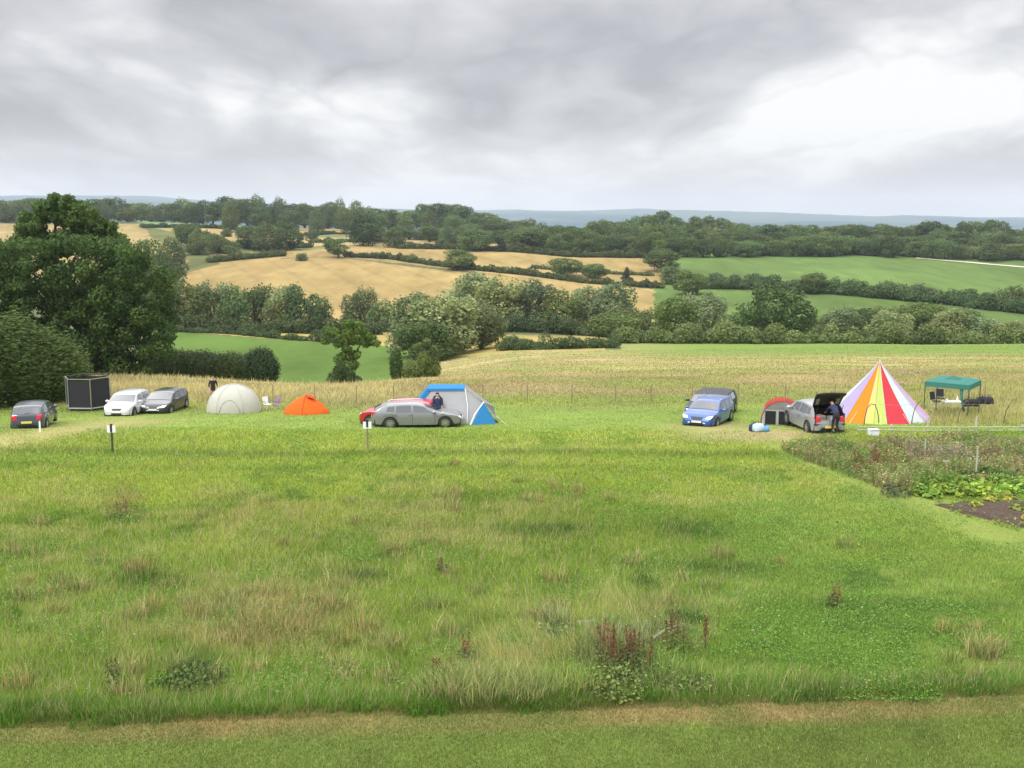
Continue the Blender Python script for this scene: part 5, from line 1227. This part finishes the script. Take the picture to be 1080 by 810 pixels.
def weeds(name, poly, n, hlo, hhi, cols, seed, wk=1.0, curl=.3):
    r = np.random.default_rng(seed); P = [gp(px, v) for px, v in poly]; xs_ = [p.x for p in P]; ys_ = [p.y for p in P]
    X = r.uniform(min(xs_), max(xs_), n * 3); Y = r.uniform(min(ys_), max(ys_), n * 3); k = inpoly(X, Y, [(p.x, p.y) for p in P]); X, Y = X[k][:n], Y[k][:n]; m = len(X)
    cl = fbm(X, Y, 1.4, seed, 3); H = (hlo + (hhi - hlo) * sstep(cl, .3, .68)) * (.6 + .6 * r.random(m)); z = Z(X, Y)
    cols = np.array(cols); ci = np.clip((fbm(X, Y, 1.1, seed + 5, 2) * 1.5 - .25 + (r.random(m) - .5) * .35) * len(cols), 0, len(cols) - .01).astype(int); C = cols[ci] * (.7 + .6 * r.random(m))[:, None]
    # a stem triangle and four leaf diamonds on each stalk
    Vs = []; Cs = []; Fs = []; base = 0
    yaw = r.random(m) * 6.283; w = Y / 1150 * .55 * wk; lx = (r.random(m) - .5) * curl * H; ly = (r.random(m) - .5) * curl * H
    V = np.empty((m, 4, 3)); V[:, 0] = np.stack([X - np.cos(yaw) * w * .5, Y - np.sin(yaw) * w * .5, z], -1); V[:, 1] = np.stack([X + np.cos(yaw) * w * .5, Y + np.sin(yaw) * w * .5, z], -1)
    V[:, 2] = np.stack([X + lx + np.cos(yaw) * w * .2, Y + ly, z + H], -1); V[:, 3] = np.stack([X + lx - np.cos(yaw) * w * .2, Y + ly, z + H], -1)
    Vs.append(V.reshape(-1, 3)); Cs.append(np.repeat(C, 4, 0))
    for q in range(5):
        f = .25 + .75 * r.random(m); Pn = np.stack([X + lx * f, Y + ly * f, z + H * f], -1) + (r.random((m, 3)) - .5) * .10
        V2, C2 = leaves(r, Pn, r.normal(size=(m, 3)), .075 * wk, C * (.9 + .25 * f[:, None]), asp=.6, up=1.5); Vs.append(V2); Cs.append(C2)
    V = np.vstack(Vs); C = np.vstack(Cs)
    return link(name, npmesh(name, V, np.arange(len(V)).reshape(-1, 4), C, M_LEAF))
tag(weeds('tall_weeds', [(822, 476), (850, 471), (900, 469), (940, 466), (1000, 464), (1200, 464), (1200, 512), (1080, 512), (1000, 516), (960, 520), (940, 522), (900, 505), (850, 488)], 13000, .16, .62,
          [(.15, .25, .055), (.21, .30, .08), (.32, .32, .14), (.15, .21, .07), (.34, .27, .15), (.17, .30, .06), (.40, .36, .18), (.22, .18, .10)], 81), kind='stuff')
tag(weeds('purple_weeds', [(950, 474), (1200, 472), (1200, 492), (1080, 494), (960, 490)], 2000, .25, .65, [(.22, .17, .11), (.30, .24, .16), (.15, .21, .08), (.36, .32, .2)], 82), kind='stuff')
tag(weeds('edge_weeds', [(930, 512), (960, 520), (1010, 545), (1060, 558), (1200, 600), (1200, 588), (1060, 545), (980, 522)], 500, .04, .16, [(.16, .26, .05), (.25, .33, .08)], 84), kind='stuff')
# leafy crop: every plant is a thing
def leafy(p, rad, h, n, leaf, c0, c1, seed, name, label, cat='plant', group=None, up=.4):
    r = np.random.default_rng(seed); q = np.sqrt(r.random(n)) * rad; a = r.random(n) * 6.283; zz_ = h * (.25 + .75 * r.random(n)) * (1 - .5 * (q / rad) ** 2)
    P = np.stack([q * np.cos(a), q * np.sin(a), zz_], -1); Nn = np.stack([np.cos(a) * .5, np.sin(a) * .5, np.full(n, .9)], -1); tt = r.random(n)[:, None]
    V, C = leaves(r, P, Nn, leaf, np.array(c0) * (1 - tt) + np.array(c1) * tt, asp=.8, up=up)
    t = thing(name, p, r.random() * 6.28, label, cat, group); link('foliage', npmesh('foliage', V, np.arange(len(V)).reshape(-1, 4), C, M_LEAF), t)
    mb = MB()
    for k in range(6): b_ = k * 1.05; mb.tube([(0, 0, -.03), (math.cos(b_) * rad * .3, math.sin(b_) * rad * .3, h * .5), (math.cos(b_) * rad * .6, math.sin(b_) * rad * .6, h * .8)], [.012, .009, .004], 4)
    mb.build('stems', mat_stem, t); return t
mat_stem = mat('green_stem', (.13, .2, .06), .7)
k = 0
for row, (va, vb, pa, pb, n, c0, c1, lab) in enumerate(((520, 517, 968, 1150, 16, (.13, .25, .035), (.32, .44, .07), 'bright leafy crop plant in the front row beside the bare soil'),
                                                   (511, 508, 985, 1150, 15, (.12, .23, .035), (.26, .38, .06), 'leafy green crop plant in the middle row of the vegetable patch'),
                                                   (502, 500, 1010, 1150, 11, (.06, .13, .03), (.13, .22, .05), 'darker green crop plant in the back row of the vegetable patch'))):
    for i in range(n):
        f = i / (n - 1); k += 1; p = g2(lerp(pa, pb, f) + random.uniform(-3, 3), lerp(va, vb, f) + random.uniform(-2, 2) + 4)
        leafy(p, random.uniform(.34, .5), random.uniform(.35, .55), 90, .17, c0, c1, 300 + k, 'crop_plant', lab, group=['front crop row', 'middle crop row', 'back crop row'][row])
for i, (px, v, r1) in enumerate(((1062, 528, .4), (1045, 530, .3), (1076, 541, .42), (1090, 552, .4), (1028, 536, .22))):
    leafy(g2(px, v), r1, .3, 70, .16, (.14, .20, .03), (.42, .38, .06), 400 + i, 'crop_plant', ['yellowing crop plant in the soil below the right end of the front row', 'small yellowing crop plant on the soil, left of the larger ones', 'large green crop plant on the soil at the right picture edge', 'crop plant past the right edge of the bare soil', 'tiny seedling plant alone on the bare soil'][i])
leafy(g2(944, 524), .55, .45, 260, .08, (.045, .055, .04), (.11, .12, .08), 410, 'dark_herb', 'dark purplish herb clump at the left end of the leafy crop rows', up=2)
# ------------------------------------------------------------------ docks and rank plants in the meadow
def dock(px, v, h, n, label, seed, c0=(.13, .065, .032), c1=(.25, .145, .07), spread=.25, leafy_=True, lc=((.07, .12, .03), (.18, .24, .07)), group=None):
    p = g2(px, v); r = np.random.default_rng(seed); t = thing('dock_plant', p, 0, label, 'plant', group); 
    for k in range(n):
        mb = MB(); bx, by = (r.random(2) - .5) * spread * 2; tx, ty = bx * 1.3 + (r.random() - .5) * .15, by * 1.3; hh = h * (.7 + .4 * r.random())
        mb.tube([(bx, by, 0), ((bx + tx) / 2, (by + ty) / 2, hh * .5), (tx, ty, hh)], [.010, .008, .004], 4)
        m = int(110 * hh / .9); f = .45 + .55 * r.random(m); P = np.stack([bx + (tx - bx) * f, by + (ty - by) * f, hh * f], -1) + r.normal(size=(m, 3)) * np.array((.045, .045, .03)) * (1.15 - f)[:, None] * 1.8
        tt = r.random(m)[:, None]; V, C = leaves(r, P, r.normal(size=(m, 3)), .034, np.array(c0) * (1 - tt) + np.array(c1) * tt, asp=.8, up=1)
        st_ = mb.build('stem', M_BARK, t); link('seed_head', npmesh('seed_head', V, np.arange(len(V)).reshape(-1, 4), C, M_LEAF), st_)
    if leafy_:
        m = 46 * n; a = r.random(m) * 6.283; q = np.sqrt(r.random(m)) * spread * 1.5; P = np.stack([q * np.cos(a), q * np.sin(a), h * .55 * r.random(m) ** 1.2 + .03], -1); tt = r.random(m)[:, None]
        V, C = leaves(r, P, np.stack([np.cos(a) * .7, np.sin(a) * .7, np.full(m, .6)], -1), .085, np.array(lc[0]) * (1 - tt) + np.array(lc[1]) * tt, asp=.5, up=1.5)
        link('foliage', npmesh('foliage', V, np.arange(len(V)).reshape(-1, 4), C, M_LEAF), t)
    return t
dock(631, 700, 1.15, 3, 'rusty dock with single slim spire, left of the leafy clump by the track edge', 501, spread=.12)
dock(655, 712, 1.25, 5, 'tall rust red dock rising from the leafy clump nearest the mown strip', 502, spread=.22)
dock(668, 706, 1.1, 4, 'dense rust red dock just right of the tall one in the leafy clump', 503, spread=.18)
dock(716, 690, .95, 6, 'brown dock near the fallen branch', 504, spread=.3)
dock(741, 692, .85, 3, 'thin brown dock farthest right of the group by the branch', 505, spread=.12, leafy_=False)
dock(493, 702, .75, 4, 'small orange brown dock in the left part of the tall tussock', 506, spread=.15)
dock(470, 724, .8, 4, 'brown dock at the left edge of the tall tussock', 507, spread=.25)
dock(878, 640, .6, 4, 'lone leaning dark dock in the green turf on the right', 508, spread=.1, c0=(.13, .07, .04), c1=(.24, .15, .07))
dock(466, 606, .6, 3, 'lone dark weed stem in the middle of the meadow', 509, spread=.1, c0=(.1, .07, .03), c1=(.2, .16, .07))
dock(132, 545, .6, 7, 'small patch of reddish docks in the left meadow', 510, spread=.5, c0=(.22, .13, .06), c1=(.36, .22, .11))
dock(120, 728, .7, 3, 'dark stemmed weed near the mown strip at the lower left', 511, spread=.1, c0=(.09, .07, .03), c1=(.2, .2, .08))
dock(915, 494, .95, 12, 'dark red dock clump standing out in the tall weeds below the bell tent', 512, spread=.45, c0=(.15, .06, .035), c1=(.28, .13, .08))
dock(932, 500, .6, 8, 'smaller reddish dock right of the dark red clump', 513, spread=.4, c0=(.22, .11, .06), c1=(.32, .18, .10))
dock(902, 502, .5, 6, 'brownish dock left of and below the dark red clump', 514, spread=.4, c0=(.24, .16, .08), c1=(.32, .22, .11))
def clump(px, v, rad, h, n, leaf, c0, c1, label, seed, name='leafy_clump', up=1.0): return leafy(g2(px, v), rad, h, n, leaf, c0, c1, seed, name, label, up=up)
clump(652, 732, .72, .72, 800, .075, (.045, .08, .02), (.21, .27, .07), 'big dark leafy clump under the rust red docks near the mown strip', 520)
clump(665, 722, .5, .6, 400, .075, (.04, .07, .02), (.17, .22, .07), 'leafy clump at the right foot of the rust red docks', 521)
clump(706, 728, .55, .5, 420, .07, (.05, .09, .025), (.18, .25, .06), 'yellow green leafy clump right of the big dark one', 522)
clump(738, 730, .4, .42, 300, .07, (.06, .10, .03), (.2, .27, .06), 'small yellow green clump at the left of the lush verge', 523)
clump(208, 722, .7, .5, 520, .08, (.06, .11, .022), (.16, .24, .05), 'dark green leafy clump in the lower left meadow', 524)
clump(587, 672, .6, .42, 300, .09, (.08, .14, .06), (.2, .28, .12), 'grey green thistle clump left of the stone slab', 529)
# tussocks of pale long grass
def tussock(px, v, rad, h, n, c, label, seed, name='grass_tussock'):
    r = np.random.default_rng(seed); p = g2(px, v); q = np.sqrt(r.random(n)) * rad * .6; a = r.random(n) * 6.283; X = q * np.cos(a); Y = q * np.sin(a) * .7; hh = h * (.25 + .85 * r.random(n) ** 1.3) * (1 - .35 * (q / rad)); w = .007 + .006 * r.random(n)
    a = a + r.normal(size=n) * 1.6; ln = .1 + .9 * r.random(n) ** 1.5; yaw = r.random(n) * 6.28; V = np.empty((n, 5, 3)); mx_, my_ = X + np.cos(a) * hh * ln * .25, Y + np.sin(a) * hh * ln * .25; ex, ey = X + np.cos(a) * hh * ln * .75, Y + np.sin(a) * hh * ln * .75
    cw, sw = np.cos(yaw) * w, np.sin(yaw) * w
    V = np.stack([np.stack([X - cw, Y - sw, 0 * X], -1), np.stack([X + cw, Y + sw, 0 * X], -1), np.stack([mx_ + cw * .7, my_ + sw * .7, hh * .62], -1), np.stack([mx_ - cw * .7, my_ - sw * .7, hh * .62], -1),
                  np.stack([mx_ - cw * .7, my_ - sw * .7, hh * .62], -1), np.stack([mx_ + cw * .7, my_ + sw * .7, hh * .62], -1), np.stack([ex + cw * .1, ey, hh], -1), np.stack([ex - cw * .1, ey, hh], -1)], 1)
    C = np.array(c) * (.45 + .95 * r.random(n))[:, None]; gm = (r.random(n) < .45)[:, None]; C = np.where(gm, C * np.array((.55, .85, .5)), C); o = link(name, npmesh(name, V.reshape(-1, 3), np.arange(n * 8).reshape(-1, 4), np.repeat(C, 8, 0), M_GRASS)); o.location = p
    return tag(o, label, 'grass tussock')
tussock(500, 735, 1.6, .85, 1900, (.42, .40, .17), 'wide pale tussock with brown stems left of the leafy clumps', 601)
tussock(548, 735, 1.4, .75, 1600, (.42, .42, .17), 'pale yellow green tussock in the centre foreground', 602)
tussock(600, 730, 1.2, .7, 1300, (.36, .40, .12), 'yellow green tussock left of the rust red docks', 603)
tussock(585, 660, .6, .75, 260, (.42, .39, .22), 'thin pale tall grass by the stone slab', 604)
tussock(655, 680, 1.6, .55, 1000, (.40, .36, .22), 'blond dry grass behind the rust red docks', 605)
tussock(700, 672, 1.2, .5, 700, (.33, .33, .16), 'mixed dry grass around the fallen branch', 606)
tussock(718, 660, .8, .55, 500, (.15, .22, .07), 'green tussock above the fallen branch', 607)
tussock(205, 712, .9, .5, 600, (.20, .24, .09), 'olive tussock at the dark clump in the lower left', 608)
tussock(285, 672, 2.2, .62, 1700, (.42, .33, .15), 'broad brownish patch of seeding grass in the lower left meadow', 611)
tussock(245, 650, 1.6, .58, 1000, (.42, .37, .17), 'pale straw patch of long grass just left of the broad brownish one', 612)
tussock(330, 650, 1.5, .55, 900, (.40, .34, .15), 'pale straw patch of long grass just right of the broad brownish one', 613)
tussock(475, 735, 1.2, .75, 1000, (.38, .38, .15), 'pale tussock at the far left end of the foreground band of tussocks', 614)
tussock(700, 722, 1.4, .6, 1200, (.30, .37, .11), 'yellow green tussock in the foreground right of the docks', 615)
tussock(640, 700, 1.3, .85, 800, (.30, .30, .13), 'tall olive grass standing among the rust red docks', 616)
dock(645, 716, 1.2, 6, 'rust brown dock in the middle of the big leafy clump', 521, spread=.3)
dock(676, 716, .95, 5, 'dark brown dock at the right shoulder of the big leafy clump', 522, spread=.25, c0=(.09, .06, .03), c1=(.18, .13, .06))
# slab and branch
M_STONE = mat('pale_stone', (.22, .205, .22), .9, noise=.3, nscale=5)
p = g2(622, 664); mb = MB(); mb.box((0, 0, .07), (.5, .6, .1), rz=.3, rx=.12); mb.box((.55, .5, .08), (.35, .4, .12), rz=-.4, rx=.1); tag(mb.build('stone_slab', M_STONE, None, loc=p, bevel=.02), 'broken grey stone slab lying in the grass behind the docks', 'slab')
p = g2(689, 684) + Vector((0, 0, .22)); q = g2(714, 675) + Vector((0, 0, .34)) - p; mb = MB(); mb.tube([(0, 0, 0), q * .5 + Vector((0, 0, .05)), q], [.045, .035, .02], 7); mb.tube([q * .6, q * .7 + Vector((.1, .1, .12))], [.02, .008], 5)
tag(mb.build('fallen_branch', mat('bleached_wood', (.22, .21, .15), .9, noise=.3), None, True, loc=p), 'bleached fallen branch lying in the grass near the docks', 'branch')

# ------------------------------------------------------------------ clover and herbs among the meadow grass
def herbs(name, n, seed):
    r = np.random.default_rng(seed); v = 452 + (742 - 452) * r.random(n * 2); px = -60 + 1200 * r.random(n * 2); b = bv(v); Y = -HC / b; X = ax(px, b) * Y
    k = (fbm(X, Y, 1.6, seed, 3) + .05 * sstep(px, 600, 900) > .57) | (r.random(n * 2) < .06); X, Y, px, v = X[k], Y[k], px[k], v[k]; m = len(X); z = Z(X, Y)
    C0, H = near_zone(px, v, X, Y); P = np.stack([X, Y, z + .03 + (H * .9 + .05) * r.random(m)], -1); u = r.random(m)[:, None]
    col = np.where(u < .5, np.array((.09, .21, .03)), np.where(u < .975, np.array((.2, .33, .06)), np.array((.34, .40, .20))))
    V, C = leaves(r, P, np.tile(np.array((0, -.3, 1.0)), (m, 1)), (0.022 + Y / 1150 * .5) * (.5 + r.random(m)), col, asp=.8)
    return link(name, npmesh(name, V, np.arange(len(V)).reshape(-1, 4), C, M_GRASS))
tag(herbs('meadow_herbs', 170000, 91), kind='stuff')

# ------------------------------------------------------------------ tufts that break up the meadow and its lower edge
tr_ = random.Random(12)
def ev(px): t = (px - 540) / 540; return 751 - 5 - 18.5 * t - 3.5 * t * t
px = -40
while px < 1130:
    k = tr_.random(); c = (.12, .25, .03) if k < .6 else (.20, .27, .07)
    o = tussock(px, ev(px) + tr_.uniform(-4, 5), tr_.uniform(.35, 1.0), tr_.uniform(.14, .38), tr_.randint(200, 420), c, 'lush green tuft of long grass along the verge of the mown strip', 700 + int(px))
    o['group'] = 'verge tufts along the mown strip'; px += tr_.uniform(18, 46)
cen = [(285, 655, 95, 40, 26), (230, 640, 80, 40, 12), (60, 600, 90, 50, 14), (430, 570, 60, 50, 14), (270, 550, 60, 30, 12), (540, 660, 130, 60, 20), (720, 600, 160, 60, 8), (150, 700, 120, 40, 12), (1030, 690, 70, 25, 10), (560, 520, 260, 40, 14), (390, 700, 60, 30, 8)]
for ex, ey, rx, ry, n in cen:
    for i in range(n):
        px = tr_.gauss(ex, rx * .55); v = min(735, max(490, tr_.gauss(ey, ry * .55))); u = tr_.random(); sc_ = tr_.uniform(.6, 1.25) * (1.0 if ey > 560 else .7)
        c = (.44, .38, .17) if u < .5 else (.36, .36, .13) if u < .8 else (.42, .34, .14)
        o = tussock(px, v, .55 * sc_, .62 * sc_, int(150 * sc_), c, 'straw coloured tuft of seeding grass standing in the open meadow', int(900 + px * 7 + v), 'grass_tuft')
        o['group'] = 'straw tufts in the meadow'
